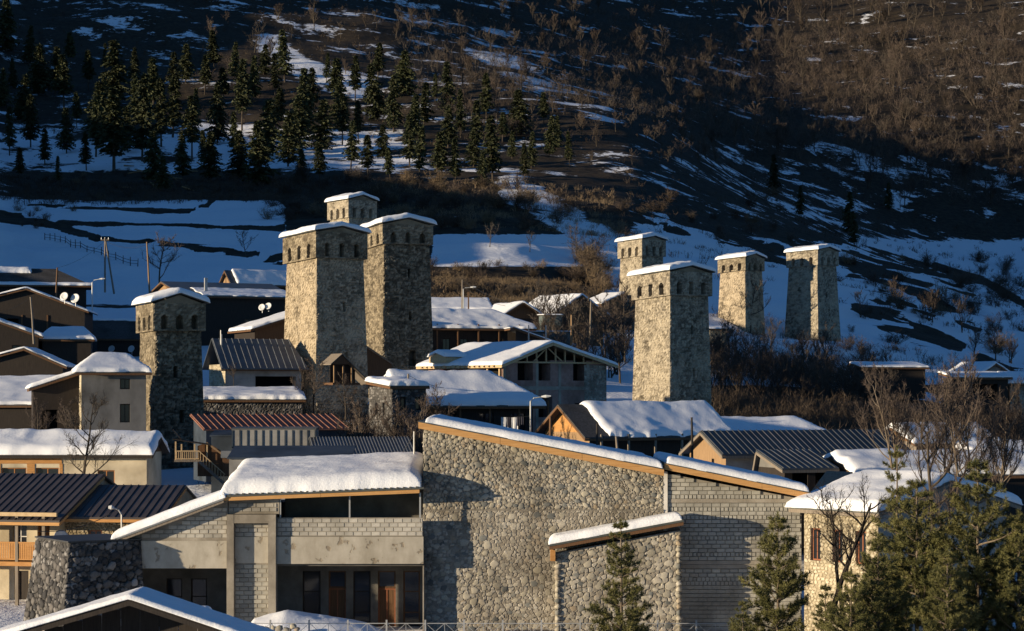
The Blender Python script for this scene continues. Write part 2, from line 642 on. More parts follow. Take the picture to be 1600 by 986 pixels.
def band(pts, wdt):
    """strip along a polyline in (px,py) of the ground"""
    d = np.full(GP.shape, 1e9)
    for (ax, ay), (bx, by) in zip(pts[:-1], pts[1:]):
        vx, vy = bx - ax, by - ay
        t = np.clip(((GP - ax) * vx + (GPY - ay) * vy) / (vx * vx + vy * vy), 0, 1)
        d = np.minimum(d, np.hypot(GP - ax - t * vx, GPY - ay - t * vy))
    return 1 - sstep(wdt * .4, wdt, d)


SN = np.full(GP.shape, .19)                             # upper slopes: patchy
SN = np.where(GYY < 300, .50, SN)
SN += blob(-4000, 445, 312, 470) * .6                    # open fields above the village
SN += blob(-40, 640, 205, 272, 40) * .17                 # under the firs
SN -= blob(30, 640, 274, 312, 30) * .45                  # brown bank below the firs
SN -= blob(560, 960, 285, 366, 30) * .14
SN -= blob(440, 680, 300, 420, 20) * .25
SN += blob(672, 905, 368, 416, 12) * .55                 # plateau
SN -= blob(676, 910, 420, 478, 12) * .9                  # scrubby bank
SN += band([(800, 296), (890, 345), (965, 392)], 34) * .35
SN += blob(960, 1700, 378, 600, 30) * .38
SN += band([(1030, 378), (1180, 430), (1330, 480), (1600, 575)], 60) * .3
SN -= band([(1300, 470), (1400, 520), (1480, 550)], 14) * .5
SN -= band([(1460, 415), (1540, 440), (1610, 480)], 8) * .7
SN += blob(1040, 1450, 240, 400, 60) * .03
for pts, w_ in (([(1300, 395), (1360, 425), (1450, 455)], 11), ([(1180, 400), (1260, 425)], 9), ([(1330, 440), (1400, 478), (1450, 490)], 12), ([(1340, 478), (1390, 492)], 8), ([(1380, 500), (1450, 520), (1500, 540)], 10), ([(1050, 352), (1140, 372), (1240, 392)], 10), ([(1420, 450), (1490, 490), (1560, 545)], 8), ([(1240, 372), (1330, 392), (1420, 415), (1520, 450)], 12), ([(980, 330), (1080, 350)], 10), ([(1530, 560), (1600, 585)], 10)):
    SN -= band(pts, w_ * 1.5) * .85 * sstep(.42, .62, fbm(GX / 9, GYY / 9, 91, 4) + .04)
SN -= blob(830, 1700, -900, 230, 60) * .03
SN -= blob(1110, 1640, 600, 690, 20) * .55               # dark bank behind the lower roofs
SN += band([(1100, 588), (1240, 596), (1400, 610), (1600, 650)], 9) * .8
SN += band([(420, 70), (470, 105), (560, 140)], 26) * .22
SN += band([(640, 10), (720, 60), (830, 120), (1010, 200), (1130, 260), (1250, 330)], 30) * .13 * sstep(.4, .65, fbm(GX / 25, GYY / 25, 95, 4))
for pts, w_ in (([(45, 320), (140, 325), (290, 330), (330, 318)], 4.5), ([(95, 346), (250, 352), (440, 357)], 5), ([(150, 372), (300, 385), (445, 402)], 6), ([(0, 342), (70, 348), (150, 372)], 9), ([(-40, 330), (30, 338)], 9), ([(330, 392), (440, 412)], 4)):
    SN -= band(pts, w_) * .8
SN = SN + (fbm(GX / 30, GYY / 30, 31, 4) - .5) * .25 * sstep(280, 500, GYY)

V = np.stack([GX, GYY, GZ], -1).reshape(-1, 3)
me = np_mesh('hillside', V, grid_faces(len(GPX), len(GY)), M['hillside'], True, {'snow': SN})
tag(link('terrain', me), kind='structure')
# ------------------------------------------------------------------ rubble surfaces
def rubble(c00, c10, c11, c01, res, cw, ch, depth, seed, holes=(), smooth=True, wob=.04):
    """displaced stone wall patch between 4 corners (seen from outside: left-bottom, right-bottom, right-top, left-top).
    holes: (u centre m, v bottom m, width, height, arch?) recesses. returns verts, faces, tone"""
    c00, c10, c11, c01 = [np.array(c, float) for c in (c00, c10, c11, c01)]
    wid = max(np.linalg.norm(c10 - c00), np.linalg.norm(c11 - c01))
    hei = np.linalg.norm((c01 + c11) / 2 - (c00 + c10) / 2)
    nu, nv = max(3, int(wid / res) + 1), max(3, int(hei / res) + 1)
    u, v = np.meshgrid(np.linspace(0, 1, nu), np.linspace(0, 1, nv))
    P = (c00 * (1 - u[..., None]) + c10 * u[..., None]) * (1 - v[..., None]) + (c01 * (1 - u[..., None]) + c11 * u[..., None]) * v[..., None]
    nrm = np.cross(c10 - c00, c01 - c00)
    nrm /= np.linalg.norm(nrm)
    wu = (np.linalg.norm(c10 - c00) * (1 - v) + np.linalg.norm(c11 - c01) * v)
    U, Vv = (u - .5) * wu + 500, v * hei + 500 + .15 * fbm(u * wid, v * hei, seed + 9, 2)
    e, t = worley(U + .05 * vnoise(U * 4, Vv * 4, seed), Vv, cw, ch, seed)
    d = depth * (sstep(.02, .25, e) - .6) * (.5 + .9 * t) + wob * (fbm(U * .7, Vv * .7, seed + 3, 3) - .5) * 2
    edge = np.minimum(np.minimum(u, 1 - u) * wid, np.minimum(v, 1 - v) * hei)
    d *= sstep(0, .05, edge)
    tone = np.clip(t * (.35 + .65 * sstep(0, .18, e)), 0, 1)
    for (hu, hv, hw, hh, arch) in holes:
        uu, vv = U - 500 - hu, v * hei - hv
        inside = (np.abs(uu) < hw / 2) & (vv > 0) & (vv < hh)
        if arch:
            inside &= (vv < hh - hw / 2) | (np.hypot(uu, vv - (hh - hw / 2)) < hw / 2)
        d = np.where(inside, -.55, d)
        tone = np.where(inside, .1, tone)  # recess tone set dark to imitate the shade inside
    P = P + nrm * d[..., None]
    return P.reshape(-1, 3), grid_faces(nu, nv), tone.ravel()


def join(patches):
    vs, fs, ts, n = [], [], [], 0
    for v, f, t in patches:
        vs.append(v)
        fs.append(f + n)
        ts.append(t)
        n += len(v)
    return np.concatenate(vs), np.concatenate(fs), np.concatenate(ts)


def rubble_obj(name, patches, mat, parent, smooth=False):
    v, f, t = join(patches)
    return link(name, np_mesh(name, v, f, mat, smooth, {'tone': t}), parent)


# ------------------------------------------------------------------ snow that lies on a roof
def snow_on(name, x0, x1, y0, y1, zf, T, parent, res=.25, seed=0, wob=.12, edges='xXyY', lump=.25, soft=3, drop=.0, mat='snow', roundness=1.0):
    """pillow of snow over plan rectangle, zf(x,y) = roof height; edges = sides with a free rounded border"""
    nx, ny = max(6, int((x1 - x0) / res) + 1), max(6, int((y1 - y0) / res) + 1)
    a, b = np.linspace(0, 1, nx), np.linspace(0, 1, ny)
    # denser rows at the border
    w = lambda t: np.where(t < .5, .5 * (2 * t) ** 1.35, 1 - .5 * (2 * (1 - t)) ** 1.35)
    X, Yy = np.meshgrid(x0 + (x1 - x0) * w(a), y0 + (y1 - y0) * w(b))
    zr = zf(X, Yy)
    dist = np.full(X.shape, 99.0)
    for ch_, dd in (('x', X - x0), ('X', x1 - X), ('y', Yy - y0), ('Y', y1 - Yy)):
        if ch_ in edges:
            dist = np.minimum(dist, dd)
    r = T * roundness
    k = np.clip(dist / r, 0, 1)
    prof = np.sqrt(np.clip(1 - (1 - k) ** 2, 0, 1))
    th = T * prof * (1 + lump * (fbm(X * .6 + seed, Yy * .6, seed, 3) - .5) * 2)
    th = th + prof * .05 * (fbm(X * 2.5 + seed, Yy * 2.5, seed + 4, 3) - .5)
    zs = smooth1(smooth1(zr, 0, soft), 1, soft) if soft else zr
    zs = np.maximum(zs, zr)
    # uneven outline
    ox = wob * (fbm(Yy * 1.1 + seed, X * 0 + 3, seed + 1, 3) - .5) * 2
    oy = wob * (fbm(X * 1.1 + seed, Yy * 0 + 7, seed + 2, 3) - .5) * 2
    top = np.stack([X + ox * (1 - k), Yy + oy * (1 - k), zs + th + .012], -1).reshape(-1, 3)
    bot = np.stack([X + ox * (1 - k), Yy + oy * (1 - k), zr - .02 - drop * (1 - k)], -1).reshape(-1, 3)
    n = nx * ny
    fs = [grid_faces(nx, ny), grid_faces(nx, ny, n, True)]
    idx = np.arange(n).reshape(ny, nx)
    ring = np.concatenate([idx[0, :], idx[1:, -1], idx[-1, -2::-1], idx[-2:0:-1, 0]])
    nxt = np.roll(ring, -1)
    fs.append(np.stack([ring, ring + n, nxt + n, nxt], 1))
    return link(name, np_mesh(name, np.concatenate([top, bot]), np.concatenate(fs), M[mat], True), parent)


# ------------------------------------------------------------------ defence towers
def stone_tower(label, px, Y, rot, py_top, py_base, w_top, w_base, cap_h, mat, seed, rise=.7, tilt=.03, slits=(), door=None, res=.11, snow=.46, out=.30, ridge='y', px_at=None):
    """px = photo column of the near corner; origin at the near corner's foot"""
    zt, zb = zpy(py_top, Y), zpy(py_base, Y)
    H = zt - zb
    rz = math.radians(rot)
    root = empty('stone_tower', ((px - 800) * Y / F, Y, zb), rz, label, 'tower', 'old stone defence towers of the village')
    # local: near corner at 0,0 of the top outline; x along the right face, y along the left face
    e = (w_base - w_top) / 2
    Hs = H - cap_h
    foot = -4.0
    ef = e * (1 + 4.0 / Hs)

    def crn(i, z, ex):
        return [(-ex, -ex, z), (w_top + ex, -ex, z), (w_top + ex, w_top + ex, z), (-ex, w_top + ex, z)][i]
    pats = []
    for k, (i, j) in enumerate(((0, 1), (1, 2), (2, 3), (3, 0))):
        hs = []
        if k == 0:
            hs = [(u, v - foot, w_, h_, False) for u, v, w_, h_ in slits]
            if door:
                hs.append((door[0], door[1] - foot, door[2], door[3], True))
        pats.append(rubble(crn(i, foot, ef), crn(j, foot, ef), crn(j, Hs + .05, 0), crn(i, Hs + .05, 0), res if k in (0, 3) else .5, .42, .20, .11, seed + k, hs, wob=.085))
    rubble_obj('shaft', pats, mat, root)
    # projecting crown with three arched openings on every side
    pats = []
    a = np.array([[-out, -out], [w_top + out, -out], [w_top + out, w_top + out], [-out, w_top + out]])

    def zz(p, z):
        return z - tilt * max(p[1], 0) + (0.012 * p[0])
    for k, (i, j) in enumerate(((0, 1), (1, 2), (2, 3), (3, 0))):
        wd = w_top + 2 * out
        hs = [(q * wd * .285, .14, .50, cap_h * .5, True) for q in (-1, 0, 1)]
        z0, z1 = Hs - .02, H
        pats.append(rubble((*a[i], zz(a[i], z0)), (*a[j], zz(a[j], z0)), (*a[j], zz(a[j], z1)), (*a[i], zz(a[i], z1)), res if k in (0, 3) else .4, .36, .17, .08, seed + 20 + k, hs, wob=.03))
    under = [(a[i][0], a[i][1], zz(a[i], Hs - .02)) for i in range(4)]
    pats.append((np.array(under), np.array([[3, 2, 1, 0]]), np.full(4, .3)))
    rubble_obj('crown', pats, M['tower_cap'] if mat is not M['tower_grey'] else mat, root)
    mid = w_top / 2
    half = mid + out + .18
    mb = MB()
    for (q, zlab) in ((1, 0),):
        if ridge == 'y':
            f = lambda p, y: (p, y, zz((0, y), H) + rise * (1 - abs(p - mid) / half) + .05)
            y0, y1 = -out - .22, w_top + out + .22
            L0, L1, C0, C1 = f(mid - half, y0), f(mid - half, y1), f(mid, y0), f(mid, y1)
            R0, R1 = f(mid + half, y0), f(mid + half, y1)
            mb.poly([L0, C0, C1, L1], (0, 0, 1), .10)
            mb.poly([C0, R0, R1, C1], (0, 0, 1), .10)
    mb.build('roof', M['roof_edge'], root)
    for yy in (-out + .02, w_top + out - .1):
        MB().poly([(-out, yy, zz((0, yy), H) - .05), (w_top + out, yy, zz((0, yy), H) - .05), (mid, yy, zz((0, yy), H) + rise - .02)], (0, 1, 0), .08).build('gable', M['tower_cap'], root)
    zf = lambda X, Yy: H - tilt * np.maximum(Yy, 0) + rise * (1 - np.abs(X - mid) / half) + .15
    snow_on('snow_cover', mid - half - .12, mid + half + .12, -out - .34, w_top + out + .34, zf, snow, root, .16, seed, .10, soft=8, lump=.3)
    return root


TP_, TG, TD = M['tower_pale'], M['tower_grey'], M['tower_dark']
stone_tower('dark weathered stone tower standing alone beside the plaster house and brown stair', 243, 170, 28, 474, 745, 3.85, 4.5, 2.2, TD, 100, .75, .02, [(-.3, 8.0, .22, .9), (.2, 4.4, .25, .9)], snow=.46)
stone_tower('broad pale stone tower in front of two other towers', 495, 200, 38, 362, 640, 5.3, 6.1, 2.45, TP_, 200, .55, .06, [(.4, 9.4, .16, .8), (.5, 4.6, .16, .9)])
stone_tower('tall stone tower with a brick patched doorway behind the broad pale tower', 600, 216, 27, 350, 600, 5.1, 5.9, 2.0, TD, 300, .62, .07, [(.2, 11.0, .16, .8), (.3, 6.5, .18, .9)], door=(.5, 1.9, .7, 1.6))
stone_tower('small far stone tower, only its crown shows above two nearer towers', 545, 293, 41, 312, 420, 4.35, 4.8, 2.45, TG, 400, .7, .03, res=.15)
stone_tower('big stone tower with an arched window, behind the orange gabled house', 1047, 205, 38, 424, 690, 5.05, 5.7, 2.3, TG, 500, .55, .06, [(.3, 10.5, .16, .8), (.5, 6.3, .16, .9)], door=(.6, 2.9, .45, 1.3))
stone_tower('slim pale stone tower half hidden behind the tower with an arched window', 1003, 300, 42, 374, 520, 4.3, 4.9, 2.3, TG, 600, .5, .05, [(-.3, 9, .16, .7)], res=.15)
stone_tower('pale square tower on the terrace with a bare tree in front', 1164, 330, 49, 402, 520, 4.7, 5.4, 2.0, TP_, 700, .6, .06, res=.16)
stone_tower('rightmost stone tower, mostly shaded with one bright stripe down its corner', 1277, 334, 48, 391, 545, 5.4, 6.6, 2.3, TG, 800, .6, .04, [(-.4, 8.2, .2, .8), (.1, 5.2, .2, 1.1)], res=.16)
# brick infill round the doorway of the rear tower
# ------------------------------------------------------------------ vegetation prototypes (meshes shared by many trees)
def rvec(rs):
    v = rs.normal(size=3)
    return v / np.linalg.norm(v)


class Twigs:
    """thin tapering triangles and 3-sided limbs"""

    def __init__(self):
        self.v, self.f = [], []

    def limb(self, pts, r0, r1, n=4):
        b = len(self.v)
        m = len(pts)
        for i, p in enumerate(pts):
            d = pts[min(i + 1, m - 1)] - pts[max(i - 1, 0)]
            d = d / (np.linalg.norm(d) + 1e-9)
            ref = np.array([0, 0, 1.]) if abs(d[2]) < .9 else np.array([1., 0, 0])
            s = np.cross(d, ref)
            s /= np.linalg.norm(s)
            u = np.cross(s, d)
            r = r0 + (r1 - r0) * i / (m - 1)
            for k in range(n):
                a = 2 * math.pi * k / n
                self.v.append(p + (s * math.cos(a) + u * math.sin(a)) * r)
        for i in range(m - 1):
            for k in range(n):
                a, b_, c, d_ = b + i * n + k, b + i * n + (k + 1) % n, b + (i + 1) * n + (k + 1) % n, b + (i + 1) * n + k
                self.f += [(a, b_, c), (a, c, d_)]

    def twig(self, p, q, w, rs):
        d = q - p
        s = np.cross(d, rvec(rs))
        s = s / (np.linalg.norm(s) + 1e-9) * w
        b = len(self.v)
        self.v += [p - s, p + s, q]
        self.f.append((b, b + 1, b + 2))

    def mesh(self, name, mat, smooth=False):
        return np_mesh(name, np.array(self.v), np.array(self.f), mat, smooth)


def wander(rs, p, d, L, n, bend, up=0.0):
    pts = [p]
    for _ in range(n):
        d = d + rvec(rs) * bend + np.array([0, 0, up])
        d = d / np.linalg.norm(d)
        pts.append(pts[-1] + d * L / n)
    return pts, d


def bare_tree(seed, H, spread=.55, limbs=8, subs=6, tw=7, fine=3, trunk_r=None, first=.25, up=.12, tw_w=.02, stems=1, barkm='bark', twm='twigs', lean=0.0, bend=.25):
    """returns (trunk mesh, crown mesh)"""
    rs = np.random.default_rng(seed)
    T, C = Twigs(), Twigs()
    r = trunk_r or H * .018
    for st in range(stems):
        d0 = np.array([lean + (rs.normal() * .22 if stems > 1 else rs.normal() * .05), (rs.normal() * .22 if stems > 1 else rs.normal() * .05), 1.0])
        d0 /= np.linalg.norm(d0)
        base = np.array([rs.normal() * .03 * H if stems > 1 else 0., rs.normal() * .03 * H if stems > 1 else 0., -.3])
        hh = H * (.82 if stems == 1 else rs.uniform(.6, .9))
        tp, _ = wander(rs, base, d0, hh, 7, .08, .03)
        T.limb(tp, r, r * .22, 6)
        for i in range(limbs):
            t = first + (1 - first) * (i + rs.uniform(0, 1)) / limbs
            k = min(int(t * 7), 6)
            p = tp[k] + (tp[k + 1] - tp[k]) * (t * 7 - k)
            a = i * 2.4 + rs.uniform(-.5, .5)
            dr = np.array([math.cos(a), math.sin(a), rs.uniform(.25, .95)])
            dr /= np.linalg.norm(dr)
            L = H * spread * (1.05 - .65 * t) * rs.uniform(.7, 1.15)
            lp, ld = wander(rs, p, dr, L, 5, bend, up)
            T.limb(lp, r * (.55 - .3 * t), r * .08, 4)
            for j in range(subs):
                tt = rs.uniform(.2, 1)
                kk = min(int(tt * 5), 4)
                q = lp[kk] + (lp[kk + 1] - lp[kk]) * (tt * 5 - kk)
                dd = ld + rvec(rs) * .9
                dd[2] += .3
                dd /= np.linalg.norm(dd)
                L2 = L * rs.uniform(.28, .5)
                sp, sd = wander(rs, q, dd, L2, 3, bend, up)
                C.limb(sp, max(r * .13, tw_w), tw_w * .5, 3)
                for m_ in range(tw):
                    t3 = rs.uniform(.1, 1)
                    k3 = min(int(t3 * 3), 2)
                    q3 = sp[k3] + (sp[k3 + 1] - sp[k3]) * (t3 * 3 - k3)
                    d3 = sd + rvec(rs) * .9
                    d3[2] += .35
                    d3 /= np.linalg.norm(d3)
                    e3 = q3 + d3 * L2 * rs.uniform(.3, .7)
                    C.twig(q3, e3, tw_w * .6, rs)
                    for _ in range(fine):
                        q4 = q3 + (e3 - q3) * rs.uniform(.2, .9)
                        d4 = d3 + rvec(rs) * .8
                        C.twig(q4, q4 + d4 / np.linalg.norm(d4) * L2 * rs.uniform(.15, .35), tw_w * .45, rs)
    return T.mesh('bare_trunk', M[barkm]), C.mesh('bare_crown', M[twm])


def fir(seed, H, R, dense=1.0, bare=.18):
    rs = np.random.default_rng(seed)
    T, C = Twigs(), Twigs()
    T.limb([np.array([0, 0, -.5]), np.array([0, 0, H * .5]), np.array([0, 0, H * .97])], H * .014, .03, 6)
    nw = int(26 * dense)
    for i in range(nw):
        t = bare + (1 - bare) * i / nw
        z = H * t
        for k in range(rs.integers(5, 8)):
            a = rs.uniform(0, 6.283)
            L = R * (1.03 - t) ** .75 * (min(1, (t - bare) * 6 + .45)) * rs.uniform(.55, 1.15)
            if rs.uniform() < .1:
                continue
            d = np.array([math.cos(a), math.sin(a), 0])
            n = max(5, int(L * 4.2))
            for j in range(n):
                f = (j + rs.uniform(0, 1)) / n
                p = np.array([0, 0, z]) + d * L * f + np.array([0, 0, .25 * L * f - .55 * L * f * f])
                for _ in range(2):
                    side = np.array([-d[1], d[0], 0]) * rs.choice([-1, 1])
                    q = p + (d * rs.uniform(.2, .8) + side * rs.uniform(.0, .8) + np.array([0, 0, rs.uniform(-.75, .12)])) * (.42 + .5 * (1 - f)) * rs.uniform(.7, 1.3) * (.5 + R / 5)
                    C.twig(p, q, .16 + .16 * rs.uniform(), rs)
                    b = len(C.v)
    # leader
    for _ in range(14):
        p = np.array([0, 0, H * rs.uniform(.9, .99)])
        C.twig(p, p + np.array([rs.normal() * .25, rs.normal() * .25, rs.uniform(.1, .5)]), .07, rs)
    return T.mesh('fir_trunk', M['bark']), C.mesh('fir_crown', M['needles_fir'])


def pine(seed, H, R, whorls=15, tuft=17, bare=.05, nl=.16, sparse=0.0):
    rs = np.random.default_rng(seed)
    T = Twigs()
    T.limb([np.array([0, 0, -.5]), np.array([.03 * rs.normal(), .03 * rs.normal(), H * .5]), np.array([0, 0, H * .98])], .075 + H * .004, .018, 7)
    P, D = [], []
    for i in range(whorls):
        t = bare + (1 - bare) * (i + .3 * rs.uniform(-1, 1)) / whorls
        z = H * t
        nb = rs.integers(4, 7)
        a0 = rs.uniform(0, 6.28)
        for k in range(nb):
            if rs.uniform() < sparse:
                continue
            a = a0 + k * 6.283 / nb + rs.uniform(-.35, .35)
            L = R * (1.02 - t) ** .7 * rs.uniform(.6, 1.2) * min(1, .55 + t * 2)
            d = np.array([math.cos(a), math.sin(a), rs.uniform(.15, .5)])
            d /= np.linalg.norm(d)
            bp, bd = wander(rs, np.array([0, 0, z]), d, L, 5, .12, .06)
            T.limb(bp, .012 + .014 * L, .006, 4)
            nt_ = max(4, int(L * 10))
            for j in range(nt_):
                f = .22 + .78 * (j + rs.uniform(0, 1)) / nt_
                kk = min(int(f * 5), 4)
                q = bp[kk] + (bp[kk + 1] - bp[kk]) * (f * 5 - kk)
                dd = bd + rvec(rs) * .9
                dd[2] += .35
                dd /= np.linalg.norm(dd)
                l2 = L * rs.uniform(.12, .34) * (1.15 - .6 * f) + .06
                e = q + dd * l2
                T.limb([q, e], .007, .004, 3)
                m_ = max(2, int(l2 / .085))
                for s in range(m_):
                    P.append(q + dd * l2 * (s + 1) / m_)
                    D.append(dd)
            P.append(bp[-1])
            D.append(bd)
    for s in range(5):
        P.append(np.array([0, 0, H * (.955 + .012 * s)]))
        D.append(np.array([0, 0, 1.]))
    P, D = np.array(P), np.array(D)
    n = len(P)
    dirs = rs.normal(size=(n, tuft, 3))
    dirs /= np.linalg.norm(dirs, axis=2, keepdims=True)
    dirs = dirs * .85 + D[:, None, :] * .75
    dirs /= np.linalg.norm(dirs, axis=2, keepdims=True)
    side = np.cross(dirs, rs.normal(size=(n, tuft, 3)))
    side /= np.linalg.norm(side, axis=2, keepdims=True)
    L = nl * rs.uniform(.7, 1.25, (n, tuft, 1))
    p0 = P[:, None, :] + rs.normal(size=(n, tuft, 3)) * .012
    V = np.stack([p0 - side * .0125, p0 + side * .0125, p0 + dirs * L], 2).reshape(-1, 3)
    Fc = np.arange(len(V)).reshape(-1, 3)
    return T.mesh('pine_trunk', M['bark_pale']), np_mesh('pine_crown', V, Fc, M['needles_pine'], False)


def shrub(seed, H, wide=.8, stems=14, tw=26, w=.03, mat='twigs'):
    """leafless shrub, one mesh"""
    rs = np.random.default_rng(seed)
    C = Twigs()
    for i in range(stems):
        a = rs.uniform(0, 6.283)
        d = np.array([math.cos(a) * rs.uniform(.1, wide), math.sin(a) * rs.uniform(.1, wide), 1.0])
        d /= np.linalg.norm(d)
        pts, dd = wander(rs, np.array([rs.normal() * .12 * H, rs.normal() * .12 * H, -.15]), d, H * rs.uniform(.6, 1.05), 4, .2, .04)
        C.limb(pts, w * .9, w * .3, 3)
        for j in range(tw):
            t = rs.uniform(.15, 1)
            k = min(int(t * 4), 3)
            q = pts[k] + (pts[k + 1] - pts[k]) * (t * 4 - k)
            d3 = dd + rvec(rs) * 1.0
            d3 /= np.linalg.norm(d3)
            e = q + d3 * H * rs.uniform(.12, .36)
            C.twig(q, e, w * .5, rs)
            for _ in range(2):
                q4 = q + (e - q) * rs.uniform(.3, .9)
                d4 = d3 + rvec(rs) * .8
                C.twig(q4, q4 + d4 / np.linalg.norm(d4) * H * rs.uniform(.06, .18), w * .4, rs)
    return C.mesh('bare_shrub', M[mat])


def plant_tree(name, pair, loc, scale=1.0, rz=0.0, label=None, cat='tree', group=None, sz=None):
    r = empty(name, loc, rz, label, cat, group)
    r.scale = (scale, scale, scale * (sz or 1.0))
    link('trunk', pair[0], r)
    link('crown', pair[1], r)
    return r


FIRS = [fir(40 + i, 14.0, R_, d_, b_) for i, (R_, d_, b_) in enumerate(((3.5, 1.25, .12), (3.0, 1.2, .18), (3.9, 1.3, .08), (2.9, 1.1, .22), (3.3, 1.0, .3)))]
BARES = [bare_tree(60 + i, 9.0, sp, 9, 6, 7, 3, None, fi, up, .035, st, twm=tm) for i, (sp, fi, up, st, tm) in enumerate(((.5, .25, .12, 1, 'twigs'), (.42, .2, .2, 2, 'twigs'), (.55, .3, .08, 1, 'twigs_grey'), (.36, .22, .28, 3, 'twigs'), (.45, .35, .15, 1, 'twigs_grey')))]
SHRUBS = [shrub(80 + i, 2.2, wd, st, 26, .028, mt) for i, (wd, st, mt) in enumerate(((1.0, 14, 'twigs'), (.7, 12, 'twigs_grey'), (1.4, 16, 'scrub'), (1.1, 18, 'straw')))]
# ------------------------------------------------------------------ houses
HH = {}


class Face:
    """wall face: u along the wall from the near corner, v up, d inwards"""

    def __init__(self, which, Lr, Ll):
        self.w = which
        self.Lr, self.Ll = Lr, Ll

    def p(self, u, v, d=0.0):
        return {'R': (u, d, v), 'L': (d, u, v), 'B': (u, self.Ll - d, v), 'E': (self.Lr - d, u, v)}[self.w]


def window_part(face, root, u, v, w, h, frame='frame_orange', pane='glass', panes=(2, 1), depth=.14, fw=.07, name='window'):
    """frame with its own bars, the pane(s) set behind it; sits inside a recess of the wall"""
    mb = MB()

    def bx(u0, u1, v0, v1, d0, d1):
        a, b = face.p(u0, v0, d0), face.p(u1, v1, d1)
        mb.box(min(a[0], b[0]), max(a[0], b[0]), min(a[1], b[1]), max(a[1], b[1]), min(a[2], b[2]), max(a[2], b[2]))
    g = .004
    bx(u + g, u + fw, v + g, v + h - g, depth, depth + .06)
    bx(u + w - fw, u + w - g, v + g, v + h - g, depth, depth + .06)
    bx(u + fw, u + w - fw, v + g, v + fw, depth + .002, depth + .058)
    bx(u + fw, u + w - fw, v + h - fw, v + h - g, depth + .002, depth + .058)
    for i in range(1, panes[0]):
        x = u + w * i / panes[0]
        bx(x - fw * .4, x + fw * .4, v + fw, v + h - fw, depth + .005, depth + .05)
    for i in range(1, panes[1]):
        z = v + h * i / panes[1]
        bx(u + fw, u + w - fw, z - fw * .35, z + fw * .35, depth + .008, depth + .047)
    o = mb.build(name, M[frame], root)
    pm = MB()
    for i in range(panes[0]):
        a = face.p(u + w * i / panes[0] + g, v + g, depth + .03)
        b = face.p(u + w * (i + 1) / panes[0] - g, v + h - g, depth + .036)
        pm = MB().box(min(a[0], b[0]), max(a[0], b[0]), min(a[1], b[1]), max(a[1], b[1]), min(a[2], b[2]), max(a[2], b[2]))
        pm.build('pane', M[pane], o)
    return o


def wall_face(mb, face, L, z0, z1, holes, depth=.22, back=True):
    """flat wall with recessed openings, cut along the opening edges"""
    us = sorted({0.0, L} | {x for h in holes for x in (h[0], h[0] + h[2])})
    vs = sorted({z0, z1} | {x for h in holes for x in (h[1], h[1] + h[3])})
    for a, b in zip(us[:-1], us[1:]):
        for c, d in zip(vs[:-1], vs[1:]):
            cu, cv = (a + b) / 2, (c + d) / 2
            if any(h[0] < cu < h[0] + h[2] and h[1] < cv < h[1] + h[3] for h in holes):
                continue
            mb.quad(face.p(a, c), face.p(b, c), face.p(b, d), face.p(a, d))
    for h in holes:
        u0, v0, u1, v1 = h[0], h[1], h[0] + h[2], h[1] + h[3]
        dd = h[4] if len(h) > 4 else depth
        P = face.p
        mb.quad(P(u0, v0), P(u1, v0), P(u1, v0, dd), P(u0, v0, dd))
        mb.quad(P(u0, v1), P(u1, v1), P(u1, v1, dd), P(u0, v1, dd))
        mb.quad(P(u0, v0), P(u0, v1), P(u0, v1, dd), P(u0, v0, dd))
        mb.quad(P(u1, v0), P(u1, v1), P(u1, v1, dd), P(u1, v0, dd))


